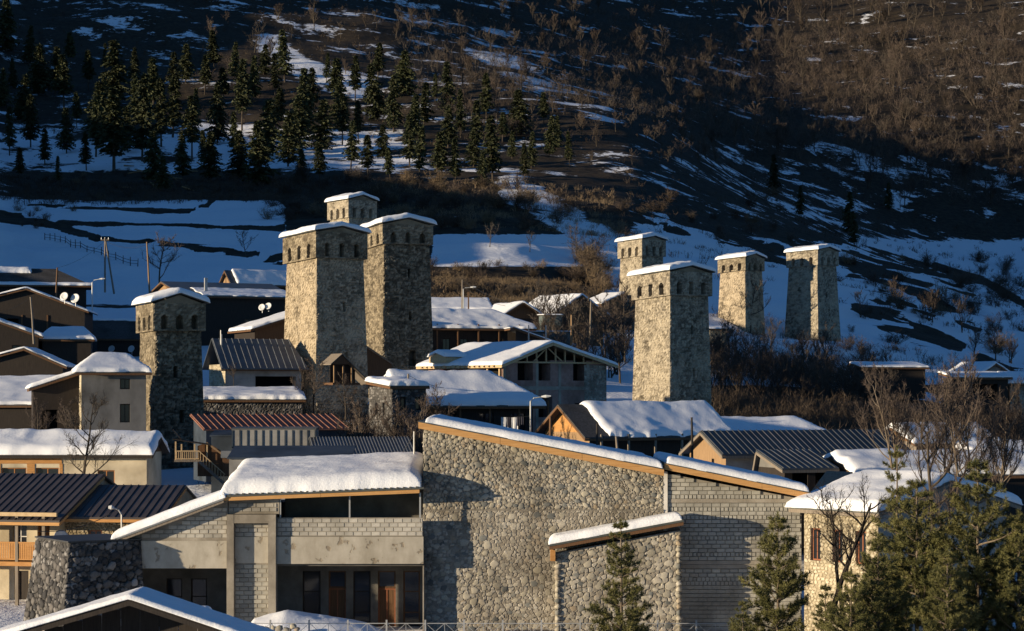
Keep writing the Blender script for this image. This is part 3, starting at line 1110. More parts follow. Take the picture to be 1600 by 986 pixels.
def house(name, label, px, Y, rot, base, eave, Lr, Ll, ridge='x', rise=1.2, over=.45, wall='plaster_grey', wall_l=None, gable='wood_planks', roof='metal_slate',
          fascia='wood_brown', win=(), snow=.35, snow_kw=None, snow_rect=None, ribs=None, mid=.5, stone=None, foot=2.5, group='village houses', cat='house', hip=0.0, rth=.10, seed=1, rub=.06, stone_size=(.32, .19), over_y=None):
    """origin = near corner, x along the R face, y along the L face. base / eave: photo rows of the near corner. win: (face,u,v,w,h,kind)"""
    z0, z1 = zpy(base, Y), zpy(eave, Y)
    H = z1 - z0
    root = empty(name, ((px - 800) * Y / F, Y, z0), math.radians(rot), label, cat, group)
    faces = {k: Face(k, Lr, Ll) for k in 'RLBE'}
    kinds = {'win': ('frame_orange', 'glass', (2, 1)), 'win_w': ('frame_white', 'glass', (2, 2)), 'win_r': ('frame_red', 'glass', (2, 1)), 'win_d': ('wood_dark', 'glass', (2, 1)), 'void': (None, None, None),
             'door': ('frame_orange', 'wood_brown', (1, 1)), 'door_d': ('wood_dark', 'wood_dark', (1, 1)), 'slot': ('wood_dark', 'glass', (1, 1))}
    stone = stone or {}
    for k, L in (('R', Lr), ('L', Ll), ('B', Lr), ('E', Ll)):
        mat = M[wall_l] if (wall_l and k == 'L') else M[wall]
        hs = [w for w in win if w[0] == k]
        f = faces[k]
        if k in stone:
            holes = [(w[1] + w[3] / 2 - L / 2, w[2] + foot, w[3], w[4], False) for w in hs]
            c = [f.p(0, -foot), f.p(L, -foot), f.p(L, H), f.p(0, H)]
            if k in 'LB':
                c = [c[1], c[0], c[3], c[2]]
                holes = [(-a, b, c_, d_, e_) for a, b, c_, d_, e_ in holes]
            rubble_obj('wall', [rubble(*c, rub, *stone_size, .07, seed + ord(k), holes, wob=.03)], M[stone[k]], root)
        else:
            mb = MB()
            wall_face(mb, f, L, -foot, H + (rise if ridge == 'mx' and rise < 0 else 0), [(w[1], w[2], w[3], w[4], (1.2 if w[5] == 'void' else .22)) for w in hs])
            mb.build('wall', mat, root)
        for w in hs:
            fr, pn, pans = kinds[w[5]]
            if fr is None:
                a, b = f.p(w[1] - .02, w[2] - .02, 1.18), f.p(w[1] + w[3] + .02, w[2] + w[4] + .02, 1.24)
                MB().box(min(a[0], b[0]), max(a[0], b[0]), min(a[1], b[1]), max(a[1], b[1]), min(a[2], b[2]), max(a[2], b[2])).build('dark_backing', M['void'], root)  # near-black sheet imitates the unlit room behind the opening
            else:
                window_part(f, root, w[1], w[2], w[3], w[4], fr, pn, pans, name='door' if w[5].startswith('door') else 'window')
    # roof
    oy = over if over_y is None else over_y
    n = (0, 0, 1)
    if ridge == 'x':
        m_, half = Ll * mid, None
        h0, h1 = m_, Ll - m_
        zf = lambda X, Yy: H + rise * np.where(Yy < m_, Yy / h0, (Ll - Yy) / h1)
        zfs = lambda y: H + rise * (y / h0 if y < m_ else (Ll - y) / h1)
        xa, xb, ya, yb = -over, Lr + over, -oy, Ll + oy
        q = hip * Lr
        if hip:
            ra, rb = (xa + (q if hip > 0 else 0)), xb - abs(q)
            zfh = zf
            sl, sr = (rise + 0) / (abs(q)), 0
            zf = lambda X, Yy, zfh=zfh: np.minimum(zfh(X, Yy), H + rise * np.minimum((X + over * .6) / abs(q) if hip > 0 else 9.0, (Lr + over * .6 - X) / abs(q)) + .0)
        else:
            ra, rb = xa, xb
        A, B, C, D = (xa, ya, zfs(ya)), (xb, ya, zfs(ya)), (xb, yb, zfs(yb)), (xa, yb, zfs(yb))
        R0, R1 = (ra, m_, H + rise), (rb, m_, H + rise)
        pol = [[A, B, R1, R0], [D, R0, R1, C]]
        if hip:
            pol.append([B, C, R1])
            if hip > 0:
                pol.append([A, R0, D])
    elif ridge == 'y':
        m_ = Lr * mid
        h0, h1 = m_, Lr - m_
        zf = lambda X, Yy: H + rise * np.where(X < m_, X / h0, (Lr - X) / h1)
        zfs = lambda x: H + rise * (x / h0 if x < m_ else (Lr - x) / h1)
        xa, xb, ya, yb = -over, Lr + over, -oy, Ll + oy
        A, B, C, D = (xa, ya, zfs(xa)), (xb, ya, zfs(xb)), (xb, yb, zfs(xb)), (xa, yb, zfs(xa))
        R0, R1 = (m_, ya, H + rise), (m_, yb, H + rise)
        pol = [[A, R0, R1, D], [R0, B, C, R1]]
    else:                                      # single slope: 'mx' falls to +x / 'my' rises to the back, rise may be negative
        zf = (lambda X, Yy: H + rise * X / Lr) if ridge == 'mx' else (lambda X, Yy: H + rise * Yy / Ll)
        xa, xb, ya, yb = -over, Lr + over, -oy, Ll + oy
        c = lambda x, y: (x, y, float(zf(np.array(x), np.array(y))))
        pol = [[c(xa, ya), c(xb, ya), c(xb, yb), c(xa, yb)]]
    mb = MB()
    for p_ in pol:
        mb.poly(p_, n, rth)
    ro = mb.build('roof', M[roof], root)
    # barge boards under the visible roof edges
    if fascia:
        fb = MB()
        p_ = pol[0]
        lo = lambda t: (t[0], t[1], t[2] - .085)
        if ridge in ('x', 'mx', 'my'):
            fb.bar(lo(pol[0][0]), lo(pol[0][1]), .05, .16)
            if not hip:
                fb.bar(lo(pol[0][0]), lo(pol[0][3]), .05, .16)
                fb.bar(lo(pol[0][1]), lo(pol[0][2]), .05, .16)
                if len(pol) > 1:
                    fb.bar(lo(pol[1][0]), lo(pol[1][1]), .05, .16)
        else:
            fb.bar(lo(pol[0][0]), lo(pol[0][1]), .05, .16)
            fb.bar(lo(pol[1][0]), lo(pol[1][1]), .05, .16)
            fb.bar(lo(pol[0][0]), lo(pol[0][3]), .05, .16)
        fb.build('fascia', M[fascia], root)
    # gables
    if gable and not hip:
        gs = []
        if ridge == 'x':
            gs = [([(x, 0, H), (x, Ll, H), (x, m_, H + rise - .01)], (1, 0, 0), d) for x, d in ((.0, .06), (Lr, -.06))]
        elif ridge == 'y':
            gs = [([(0, y, H), (Lr, y, H), (m_, y, H + rise - .01)], (0, 1, 0), d) for y, d in ((.0, .06), (Ll, -.06))]
        elif ridge == 'my' and rise > 0:
            gs = [([(x, 0, H), (x, Ll, H), (x, Ll, H + rise)], (1, 0, 0), d) for x, d in ((.0, .06), (Lr, -.06))]
        elif ridge == 'mx':
            gs = [([(0, y, H), (Lr, y, H), (Lr if rise > 0 else 0, y, H + abs(rise))] if rise > 0 else [(0, y, H + rise), (Lr, y, H + rise), (0, y, H)], (0, 1, 0), d) for y, d in ((.0, .06), (Ll, -.06))]
        for pts_, n_, d in gs:
            MB().poly(pts_, n_, d).build('gable', M[gable], root)
    if ribs:
        sp, hgt = ribs[0], ribs[1]
        if ridge in ('x', 'my'):
            yr = m_ if ridge == 'x' else yb
            xs = np.arange(xa + .1, xb, sp)
            me = None
            for x in xs:
                f_ = 1.0
                if hip:
                    f_ = min(1, (x - xa) / max(ra - xa, 1e-6) if hip > 0 else 1, (xb - x) / (xb - rb))
                yt = ya + (yr - ya) * max(f_, .05)
                zt = float(zf(np.array(x), np.array(ya))) if not hip else zfs(ya)
                z_t = zfs(yt) if ridge == 'x' else float(zf(np.array(x), np.array(yt)))
                MB().bar((x, ya, zt + rth + hgt / 2 - .01), (x, yt - .02, z_t + rth + hgt / 2 - .01), .05, hgt).build('roof_rib', M[ribs[2] if len(ribs) > 2 else roof], root)
        else:
            for y in np.arange(ya + .1, yb, sp):
                MB().bar((xa, y, zfs(xa) + rth + hgt / 2 - .01), (m_, y, H + rise + rth + hgt / 2 - .01), .05, hgt).build('roof_rib', M[roof], root)
    if snow:
        kw = dict(res=.24, seed=seed * 3 + int(px) % 50, wob=.2, soft=4, lump=.38)
        kw.update(snow_kw or {})
        r = snow_rect or (xa - .06, xb + .06, ya - .06, yb + .06)
        zs = lambda X, Yy: zf(X, Yy) + rth
        snow_on('snow_cover', *r, zs, snow * random.uniform(.58, .82), root, **kw)
    HH[root.name] = H
    return root


def posts(root, pts, z0, z1, w=.14, mat='wood_grey', name='post'):
    for (x, y) in pts:
        MB().box(x - w / 2, x + w / 2, y - w / 2, y + w / 2, z0, z1).build(name, M[mat], root)


def railing(root, a, b, z0, z1, mat='wood_orange', n=16, bw=.07):
    a, b = Vector((*a, 0)), Vector((*b, 0))
    mb = MB()
    mb.bar(a + Vector((0, 0, z1)), b + Vector((0, 0, z1)), .09, .08)
    mb.bar(a + Vector((0, 0, z0 + .08)), b + Vector((0, 0, z0 + .08)), .07, .07)
    for i in range(n):
        p = a.lerp(b, (i + .5) / n)
        mb.bar(p + Vector((0, 0, z0 + .05)), p + Vector((0, 0, z1)), bw, .03)
    return mb.build('railing', M[mat], root)


def dish(root_loc, r, rz, label, group='satellite dishes on the houses', tilt=-.35):
    """satellite dish: bowl, arm and mast"""
    e = empty('satellite_dish', root_loc, rz, label, 'satellite dish', group)
    n, rings = 18, 4
    vs, fs = [(0, .10 * r * 2, 0)], []
    for j in range(1, rings + 1):
        q = r * j / rings
        for k in range(n):
            a = 2 * math.pi * k / n
            vs.append((q * math.cos(a), .2 * r * (1 - (q / r) ** 2), q * math.sin(a)))
    fs += [(0, 1 + (k + 1) % n, 1 + k) for k in range(n)]
    for j in range(rings - 1):
        b = 1 + j * n
        fs += [(b + k, b + (k + 1) % n, b + n + (k + 1) % n, b + n + k) for k in range(n)]
    mb = MB().add(vs, fs)
    bo = mb.build('bowl', M['dish_white'], e, True)
    sm = bo.modifiers.new('thickness', 'SOLIDIFY')
    sm.thickness = .015
    bo.rotation_euler = (tilt, 0, 0)
    MB().bar((0, .1, -r * .9), (0, -r * .9, -r * .1), .025).build('feed_arm', M['galvanised'], e)
    MB().box(-.03, .03, .12, .18, -r * 1.6, .1).build('mast', M['galvanised'], e)
    return e
# ------------------------------------------------------------------ village houses, from the fields down to the road
def al(px):
    return math.atan((px - 800) / F)


def lr(w, Y, rot, px):
    return w / S(Y) / math.cos(math.radians(rot) + al(px))


def ll(w, Y, rot, px):
    return w / S(Y) / math.sin(math.radians(rot) + al(px))


def small_sheet(root, name, x0, x1, y0, y1, z0, z1, mat):
    return MB().box(x0, x1, y0, y1, z0, z1).build(name, M[mat], root)


# --- upper left cluster
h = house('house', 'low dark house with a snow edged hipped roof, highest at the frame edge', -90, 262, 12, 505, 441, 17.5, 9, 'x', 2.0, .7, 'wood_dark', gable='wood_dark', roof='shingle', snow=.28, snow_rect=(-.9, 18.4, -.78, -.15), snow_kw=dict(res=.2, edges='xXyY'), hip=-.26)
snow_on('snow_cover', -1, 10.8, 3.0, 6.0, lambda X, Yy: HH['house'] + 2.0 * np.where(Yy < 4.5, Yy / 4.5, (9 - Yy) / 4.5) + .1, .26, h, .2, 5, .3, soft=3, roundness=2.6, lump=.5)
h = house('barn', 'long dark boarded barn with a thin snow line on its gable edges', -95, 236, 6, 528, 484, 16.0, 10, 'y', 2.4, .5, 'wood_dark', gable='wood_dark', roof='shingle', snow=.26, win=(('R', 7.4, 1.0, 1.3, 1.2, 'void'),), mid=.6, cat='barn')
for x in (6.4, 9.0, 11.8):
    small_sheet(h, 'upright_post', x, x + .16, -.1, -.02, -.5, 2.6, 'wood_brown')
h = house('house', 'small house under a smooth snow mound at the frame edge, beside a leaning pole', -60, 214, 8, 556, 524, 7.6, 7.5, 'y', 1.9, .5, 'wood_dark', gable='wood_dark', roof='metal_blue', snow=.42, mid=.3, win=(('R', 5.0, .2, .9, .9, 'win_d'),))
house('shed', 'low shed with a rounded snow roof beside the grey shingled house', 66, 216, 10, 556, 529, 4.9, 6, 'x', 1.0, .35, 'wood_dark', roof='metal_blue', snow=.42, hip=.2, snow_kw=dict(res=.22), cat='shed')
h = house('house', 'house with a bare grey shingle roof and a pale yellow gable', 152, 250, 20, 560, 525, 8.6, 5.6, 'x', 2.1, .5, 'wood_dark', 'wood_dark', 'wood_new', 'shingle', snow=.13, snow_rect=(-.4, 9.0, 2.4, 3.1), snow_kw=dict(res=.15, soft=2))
house('shed', 'grey plank shed with a thin snow edged gable below the snow mound house', -60, 190, 4, 620, 571, 9.0, 7, 'y', 1.5, .4, 'wood_dark', gable='wood_dark', roof='metal_slate', snow=.2, mid=.62, cat='shed', win=(('R', 6.4, .3, .7, 1.1, 'slot'),))  # dark wood colour stands in for the shade on grey planks
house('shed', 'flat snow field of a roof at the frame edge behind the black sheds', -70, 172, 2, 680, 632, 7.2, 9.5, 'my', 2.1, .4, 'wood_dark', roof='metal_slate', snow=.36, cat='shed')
# --- chalet row above the dark tower
h = house('chalet', 'chalet with a weathered plank gable and snow streaked metal roof below the field', 291, 258, 26, 520, 461, lr(165, 258, 26, 291), ll(66, 258, 26, 291), 'x', 2.0, .6, 'wood_dark', 'wood_grey', 'wood_planks', 'metal_slate', snow=.10, snow_rect=(2.0, 14.2, -.5, 4.6), snow_kw=dict(res=.2, wob=.5, lump=1.0), win=(('R', 7.5, .6, 1.0, 1.2, 'win_d'), ('R', 11.5, .6, 1.0, 1.2, 'win_d')))
small_sheet(h, 'chimney', 3.0, 3.35, 2.0, 2.3, 4.2, 6.9, 'galvanised')
house('barn', 'small barn with an orange gable and thick snow roof behind the chalet', 364, 282, 30, 470, 441, 8.5, 3.9, 'x', 1.6, .45, 'wood_dark', 'wood_grey', 'wood_planks', 'metal_slate', snow=.42, snow_rect=(.5, 9.0, -.5, 4.3), cat='barn')
h = house('house', 'brown wooden house with balusters and a long sloping snow roof beside the broad tower', 398, 224, 24, 566, 513, 8.0, 7.5, 'y', 2.3, .6, 'wood_brown', 'wood_dark', 'wood_brown', 'metal_slate', snow=.40, mid=.92, win=(('R', 3.3, 1.3, .9, 1.3, 'win_d'), ('R', 6, 1.3, .9, 1.3, 'win_d')))
railing(h, (.1, -.25), (8, -.25), .6, 2.2, 'wood_orange', 20, .12)
h = house('house', 'pale house with a ribbed blue grey metal roof and one lit stone wall', 352, 196, 24, 612, 569, 7.4, 5.4, 'x', 2.35, .55, 'plaster_grey', None, 'plaster_grey', 'metal_blue', snow=0, ribs=(.62, .07, 'metal_pale'), stone={'L': 'rubble_cream'}, hip=-.12, win=(('R', 2.9, .45, 4.0, 1.0, 'void'),))
MB().tube([(.2, 2.0, 2.5), (.2, 2.0, 5.4)], [.09, .09], 8).build('chimney', M['galvanised'], h)
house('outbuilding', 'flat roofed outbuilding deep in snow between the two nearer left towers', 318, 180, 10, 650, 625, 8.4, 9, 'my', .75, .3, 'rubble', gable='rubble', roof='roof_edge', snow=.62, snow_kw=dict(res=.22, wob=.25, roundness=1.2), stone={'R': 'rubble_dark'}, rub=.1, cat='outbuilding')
# --- grey plaster house and its lean-to
h = house('house', 'tall grey plaster house with dark windows and snow roof beside the dark tower', 127, 158, 14, 700, 580, lr(100, 158, 14, 127), 7.5, 'x', 1.2, .4, 'plaster_shaded', None, 'plaster_shaded', 'metal_slate', snow=.42, hip=.3, stone={'L': 'rubble_cream'}, win=(('R', 2.85, 4.4, .75, .8, 'win_d'), ('R', 2.85, 1.9, .75, 1.4, 'win_d')))
house('lean_to', 'dark lean-to with a sloping snow roof against the grey plaster house', 52, 160, 14, 700, 606, 3.9, 7.0, 'mx', 1.3, .3, 'wood_dark', None, 'wood_dark', 'metal_slate', snow=.34, win=(('R', .6, 1.4, 1.2, 1.5, 'void'),), cat='shed')
# --- centre, behind the towers
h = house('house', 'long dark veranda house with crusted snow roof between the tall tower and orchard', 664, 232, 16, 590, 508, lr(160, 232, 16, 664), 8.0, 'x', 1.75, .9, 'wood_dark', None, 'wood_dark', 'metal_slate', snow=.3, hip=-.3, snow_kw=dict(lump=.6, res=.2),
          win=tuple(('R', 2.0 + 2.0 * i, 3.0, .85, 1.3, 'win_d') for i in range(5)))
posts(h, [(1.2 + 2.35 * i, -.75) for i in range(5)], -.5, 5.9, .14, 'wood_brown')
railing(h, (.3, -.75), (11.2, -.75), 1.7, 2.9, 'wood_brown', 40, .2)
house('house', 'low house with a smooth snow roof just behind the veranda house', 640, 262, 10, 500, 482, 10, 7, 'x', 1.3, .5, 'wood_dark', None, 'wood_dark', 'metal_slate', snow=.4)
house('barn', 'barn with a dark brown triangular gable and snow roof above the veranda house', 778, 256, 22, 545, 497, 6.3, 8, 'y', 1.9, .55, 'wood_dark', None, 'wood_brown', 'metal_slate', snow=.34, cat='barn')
house('house', 'house with a long snow roof and reddish boarded gable behind the orchard trees', 868, 275, 38, 540, 488, lr(76, 275, 38, 868), ll(58, 275, 38, 868), 'y', 2.3, .6, 'wood_brown', None, 'wood_brown', 'metal_slate', snow=.38)
house('shed', 'small brown boarded shed with a snow roof beside the slim pale tower', 940, 296, 36, 520, 474, 3.6, 4.5, 'mx', 1.4, .3, 'wood_brown', None, 'wood_brown', 'metal_slate', snow=.25, cat='shed')
h = house('outbuilding', 'flat roofed grey green outbuilding with thin snow below the brown gable', 851, 246, 12, 550, 493, lr(27, 246, 12, 851), 3.0, 'my', .1, .12, 'teal_panel', None, None, 'roof_edge', snow=.12, fascia=None, cat='outbuilding')
house('outbuilding', 'low grey green flat annex in front of the flat roofed outbuilding', 833, 240, 10, 560, 519, lr(58, 240, 10, 833), 2.6, 'my', .1, .1, 'teal_panel', None, None, 'roof_edge', snow=.08, fascia=None, cat='outbuilding')
house('lean_to', 'dark lean-to roof with a thin snow line running down towards the orchard', 806, 226, 10, 580, 514, lr(82, 226, 10, 806), 5.0, 'mx', -2.0, .3, 'wood_dark', None, 'wood_dark', 'metal_slate', snow=.12, cat='shed')
# --- unfinished brick house
Yb, UR = 178, 1.7
Lx, Ly = lr(168, Yb, 40, 786), ll(122, Yb, 40, 786)
uh = house('unfinished_house', 'unfinished pinkish brick house with an open timber gable and empty window holes', 786, Yb, 40, 660, 567, Lx, Ly, 'y', UR, .75, 'brick_pink', None, None, 'wood_new', 'wood_new', snow=.36, mid=.42, foot=2,
           win=(('R', 1.6, 3.55, 1.75, 1.75, 'void'), ('R', 3.9, 3.55, 1.4, 1.75, 'void'), ('R', 7.9, 3.55, 1.5, 1.75, 'void'), ('R', 3.9, .4, 1.6, 1.8, 'void'), ('R', 8.1, .4, 1.7, 1.2, 'void'),
                ('L', .5, 3.3, 3.0, 1.9, 'void'), ('L', 4.7, 4.1, 1.1, 1.1, 'void'), ('L', 7.0, 4.1, 1.0, 1.0, 'void')))
Hh = HH[uh.name]
mm = Lx * .42
MB().box(0.02, Lx - .02, .35, .42, Hh - .02, Hh + .12).build('attic_floor', M['wood_dark'], uh)
MB().poly([(0.2, 1.2, Hh), (Lx - .2, 1.2, Hh), (mm, 1.2, Hh + UR - .12)], (0, 1, 0), .08).build('attic_dark_backing', M['void'], uh)  # black sheet imitates the darkness under the open roof
MB().box(-.05, Lx + .05, -.06, .14, Hh + .01, Hh + .15).build('tie_beam', M['wood_new'], uh)
for i in range(11):
    x = .5 + (Lx - 1.0) * i / 10
    zt = Hh + UR * (x / mm if x < mm else (Lx - x) / (Lx - mm))
    if zt - Hh > .3:
        MB().box(x - .06, x + .06, -.03, .09, Hh + .15, zt - .03).build('stud', M['wood_new'], uh)
MB().bar((mm - .1, .03, Hh + UR - .4), (mm - 1.5, .03, Hh + .2), .09).build('brace', M['wood_new'], uh)
MB().bar((mm + .1, .03, Hh + UR - .4), (mm + 1.7, .03, Hh + .2), .09).build('brace', M['wood_new'], uh)
for x in (.0, 3.62, 6.2, Lx - 2.3):
    MB().box(x, x + .3, -.025, .1, -1, Hh - .02).build('concrete_column', M['concrete'], uh)
MB().box(.02, Lx - 2.0, -.04, .1, 2.75, 3.05).build('ring_beam', M['concrete'], uh)
rubble_obj('stone_end_wall', [rubble((Lx - 2.6, -.02, -1), (Lx + .02, -.02, -1), (Lx + .02, -.02, Hh - .1), (Lx - 2.6, -.02, Hh - .1), .08, .36, .22, .07, 77)], M['rubble'], uh)
for i in range(16):
    y = .2 + (Ly - .4) * i / 15
    MB().bar((-.95, y, Hh - .32), (.6, y, Hh + .1), .09, .12).build('rafter_end', M['wood_new'], uh)
posts(uh, [(-.12, .3), (-.12, 3.6), (-.12, 1.9)], 3.2, Hh - .05, .14, 'wood_new')
snow_on('dormer_snow', -1.2, 1.4, Ly * .62, Ly * .62 + 2.6, lambda X, Yy: Hh + .62 + .35 * (1 - np.abs(Yy - Ly * .62 - 1.3) / 1.3) + X * 0, .3, uh, .18, 9, .1)
MB().poly([(-1.0, Ly * .62 + .1, Hh + .1), (-1.0, Ly * .62 + 2.5, Hh + .1), (-1.0, Ly * .62 + 2.5, Hh + .55), (-1.0, Ly * .62 + 1.3, Hh + .9), (-1.0, Ly * .62 + .1, Hh + .55)], (1, 0, 0), 2.2).build('dormer', M['wood_new'], uh)
# --- big snow roof with laundry below
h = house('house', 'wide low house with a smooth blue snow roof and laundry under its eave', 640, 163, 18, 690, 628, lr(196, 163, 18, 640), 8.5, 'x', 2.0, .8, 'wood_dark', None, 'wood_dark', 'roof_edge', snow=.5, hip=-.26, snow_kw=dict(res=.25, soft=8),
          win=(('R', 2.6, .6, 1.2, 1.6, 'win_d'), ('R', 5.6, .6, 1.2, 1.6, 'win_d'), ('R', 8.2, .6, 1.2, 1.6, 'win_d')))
posts(h, [(1.5 + 2.4 * i, -.6) for i in range(5)], -1, 3.2, .13, 'wood_brown')
hu = h
h = house('house', 'small old stone house with arched openings and a snow ledge near a pole', 612, 157, 24, 680, 604, lr(54, 157, 24, 612), ll(36, 157, 24, 612), 'my', .35, .2, 'rubble', None, None, 'roof_edge', snow=.5, stone={'L': 'rubble_dark', 'R': 'rubble_dark'}, snow_kw=dict(res=.15),  # dark rubble puts the shade on these walls into their colour
          win=(('R', .7, 1.9, .4, .9, 'slot'), ('R', 1.9, 1.9, .4, .9, 'slot'), ('L', 1.4, 1.5, .5, .9, 'slot'), ('L', 3.0, 1.5, .5, .9, 'slot')))
# laundry on a line under the eave
lx = lambda px, py, Y=160.5: W(px, py, Y)
for i, (px, py, w_, h_, mt, lb) in enumerate(((783, 652, .55, .9, 'cloth_white', 'white sheet hung at the end of the line'), (791, 652, .3, .75, 'cloth_dark', 'dark shirt hung beside the white sheet'), (799, 652, .5, 1.0, 'cloth_white', 'white cloth hung between dark clothes'), (806, 651, .28, .7, 'cloth_dark', 'dark trousers hung next to the pole'), (813, 651, .24, .6, 'cloth_dark', 'short dark garment hung nearest the street lamp'))):
    p = lx(px, py)
    mb = MB()
    nx = 5
    for k in range(nx):
        x0, x1 = p.x + w_ * k / nx, p.x + w_ * (k + 1) / nx
        o0, o1 = .04 * math.sin(k * 1.9), .04 * math.sin((k + 1) * 1.9)
        mb.add([(x0, p.y + o0, p.z - h_), (x1, p.y + o1, p.z - h_), (x1, p.y + o1 * .3, p.z), (x0, p.y + o0 * .3, p.z), (x0, p.y + o0 + .02, p.z - h_), (x1, p.y + o1 + .02, p.z - h_), (x1, p.y + o1 * .3 + .02, p.z), (x0, p.y + o0 * .3 + .02, p.z)],
               [(0, 1, 2, 3), (5, 4, 7, 6), (0, 4, 5, 1), (3, 2, 6, 7)])
    tag(mb.build('laundry', M[mt]), lb + ' under the wide eave', 'laundry', 'laundry drying under the eave')
a, b = lx(770, 651.5), lx(830, 650.5)
tag(MB().tube([a, (a + b) / 2 - Vector((0, 0, .05)), b], [.012] * 3, 5).build('clothes_line', M['iron']), 'thin clothes line strung under the wide eave', 'clothes line')
# --- orange gabled house and its neighbour
h = house('house', 'house with an orange plank gable, broad snow roof and dark open front', 921, 150, 26, 760, 676, lr(200, 150, 26, 921), ll(72, 150, 26, 921), 'x', 1.9, .75, 'wood_dark', 'wood_planks', 'wood_orange', 'shingle', 'wood_brown', snow=.5, snow_rect=(1.3, 11.9, -.8, 5.6), snow_kw=dict(res=.2, wob=.3, roundness=1.3, soft=5),
          win=tuple(('R', 1.6 + 2.4 * i, .8, 1.2, 1.4, 'win_d') for i in range(4)))
posts(h, [(.6 + 2.2 * i, -.7) for i in range(5)], -2, 3.7, .14, 'wood_grey')
house('house', 'long snow roof without visible walls behind the ribbed dark roof', 1105, 168, 14, 720, 690, lr(205, 168, 14, 1105), 8.0, 'x', 1.6, .6, 'wood_dark', None, 'wood_dark', 'metal_slate', snow=.5, hip=-.22, snow_kw=dict(res=.25, soft=6))
house('outbuilding', 'low roof with crumbly snow between the long fascia and orange gable', 830, 128, 12, 760, 706, 5.6, 5.0, 'mx', -.7, .3, 'wood_dark', None, 'wood_dark', 'shingle', snow=.28, snow_kw=dict(lump=.9, res=.14, wob=.3), cat='outbuilding')
# --- ribbed dark roof house
h = house('house', 'grey plaster house with a dark ribbed metal roof and plank gable', 1134, 128, 22, 790, 706, lr(285, 128, 22, 1134), ll(58, 128, 22, 1134), 'x', 1.15, .5, 'plaster_grey', 'wood_planks', 'wood_planks', 'metal_slate', 'wood_grey', snow=0, ribs=(.42, .06, 'metal_slate'),
          win=(('L', 1.5, 2.1, .35, .7, 'slot'), ('R', 2.5, .9, .75, 1.2, 'win_w')))
house('porch', 'porch with a lower ribbed roof and dark open front on the grey plaster house', 1226, 122, 20, 790, 732, lr(74, 122, 20, 1226), 3.4, 'x', .9, .3, 'wood_dark', 'wood_dark', 'plaster_shaded', 'metal_slate', 'wood_grey', snow=0, ribs=(.42, .06), mid=.9, cat='porch', win=(('R', .5, .3, 1.0, 1.6, 'void'), ('R', 2.0, .3, .9, 1.6, 'void')))
house('hut', 'tiny hut with a lit orange gable and grey roof between plaster house and bare tree', 1306, 118, 32, 800, 767, 1.9, 1.6, 'y', .95, .3, 'wood_orange', 'wood_new', 'wood_orange', 'wood_grey', 'wood_new', snow=0, cat='hut')
# --- right bottom stone house
h = house('house', 'cream stone house with red window frames and a deep snow roof behind the pines', 1372, 95.5, 38, 960, 797, 9.0, ll(118, 95.5, 38, 1372), 'y', 1.15, .5, 'plaster_grey', None, 'plaster_grey', 'roof_edge', 'wood_grey', snow=.5, snow_kw=dict(res=.18, soft=8, wob=.2), stone={'L': 'rubble_cream'}, rub=.04, stone_size=(.24, .16),
          win=(('L', .75, 2.2, .6, 1.5, 'win_r'), ('L', 2.2, 2.2, .6, 1.5, 'win_r'), ('L', 3.6, 2.2, .6, 1.5, 'win_r'), ('R', 2.0, 2.2, .8, 1.5, 'win_d')))
house('house', 'house under a broad white snow roof behind the tall bare tree', 1345, 122, 12, 800, 742, 11.5, 7.5, 'x', .9, .4, 'wood_dark', None, 'wood_dark', 'metal_slate', snow=.6, snow_kw=dict(res=.22, soft=6, roundness=1.3))
house('house', 'low house with snow roof and small dark gable beyond the tall bare tree', 1432, 158, 26, 730, 690, 7.0, 5.0, 'x', 1.0, .5, 'wood_dark', 'wood_grey', 'wood_planks', 'metal_slate', snow=.5)
house('house', 'house at the frame edge with a pale snow roof above the pines', 1545, 128, 14, 790, 731, 7, 6, 'x', 1.1, .6, 'wood_dark', None, 'wood_planks', 'metal_slate', snow=.5)
# --- far right edge
house('barn', 'low barn with a pale snow gable on the lane at the frame edge', 1530, 246, 36, 612, 583, 5.0, 4.6, 'y', 1.1, .4, 'wood_grey', None, 'plaster_grey', 'metal_slate', snow=.28, cat='barn')
h = house('barn', 'open dark barn with a flat snow roof below the pale gable barn', 1495, 234, 10, 628, 590, 6.0, 4, 'my', .5, .4, 'wood_dark', None, None, 'metal_slate', snow=.2, cat='barn', win=(('R', .6, .2, 4.2, 1.8, 'void'),))
house('house', 'stone house with snow roof cut by the frame edge below the slope', 1578, 236, 12, 640, 598, 5, 5, 'x', 1.0, .4, 'rubble', None, 'rubble', 'metal_slate', snow=.35, win=(('R', .5, .5, .7, .9, 'slot'),), stone={'R': 'rubble'}, rub=.12)
house('barn', 'small ruined stone barn with snow at the foot of the pale square tower', 1108, 300, 20, 540, 514, 2.8, 3, 'my', .4, .2, 'rubble', None, None, 'wood_dark', snow=.25, stone={'R': 'rubble_gold'}, rub=.15, cat='barn')
house('barn', 'low dark barn under thin snow among scrub at the slope foot', 1350, 262, 10, 592, 574, 8, 4, 'my', .5, .4, 'wood_dark', None, None, 'wood_dark', snow=.25, cat='barn')
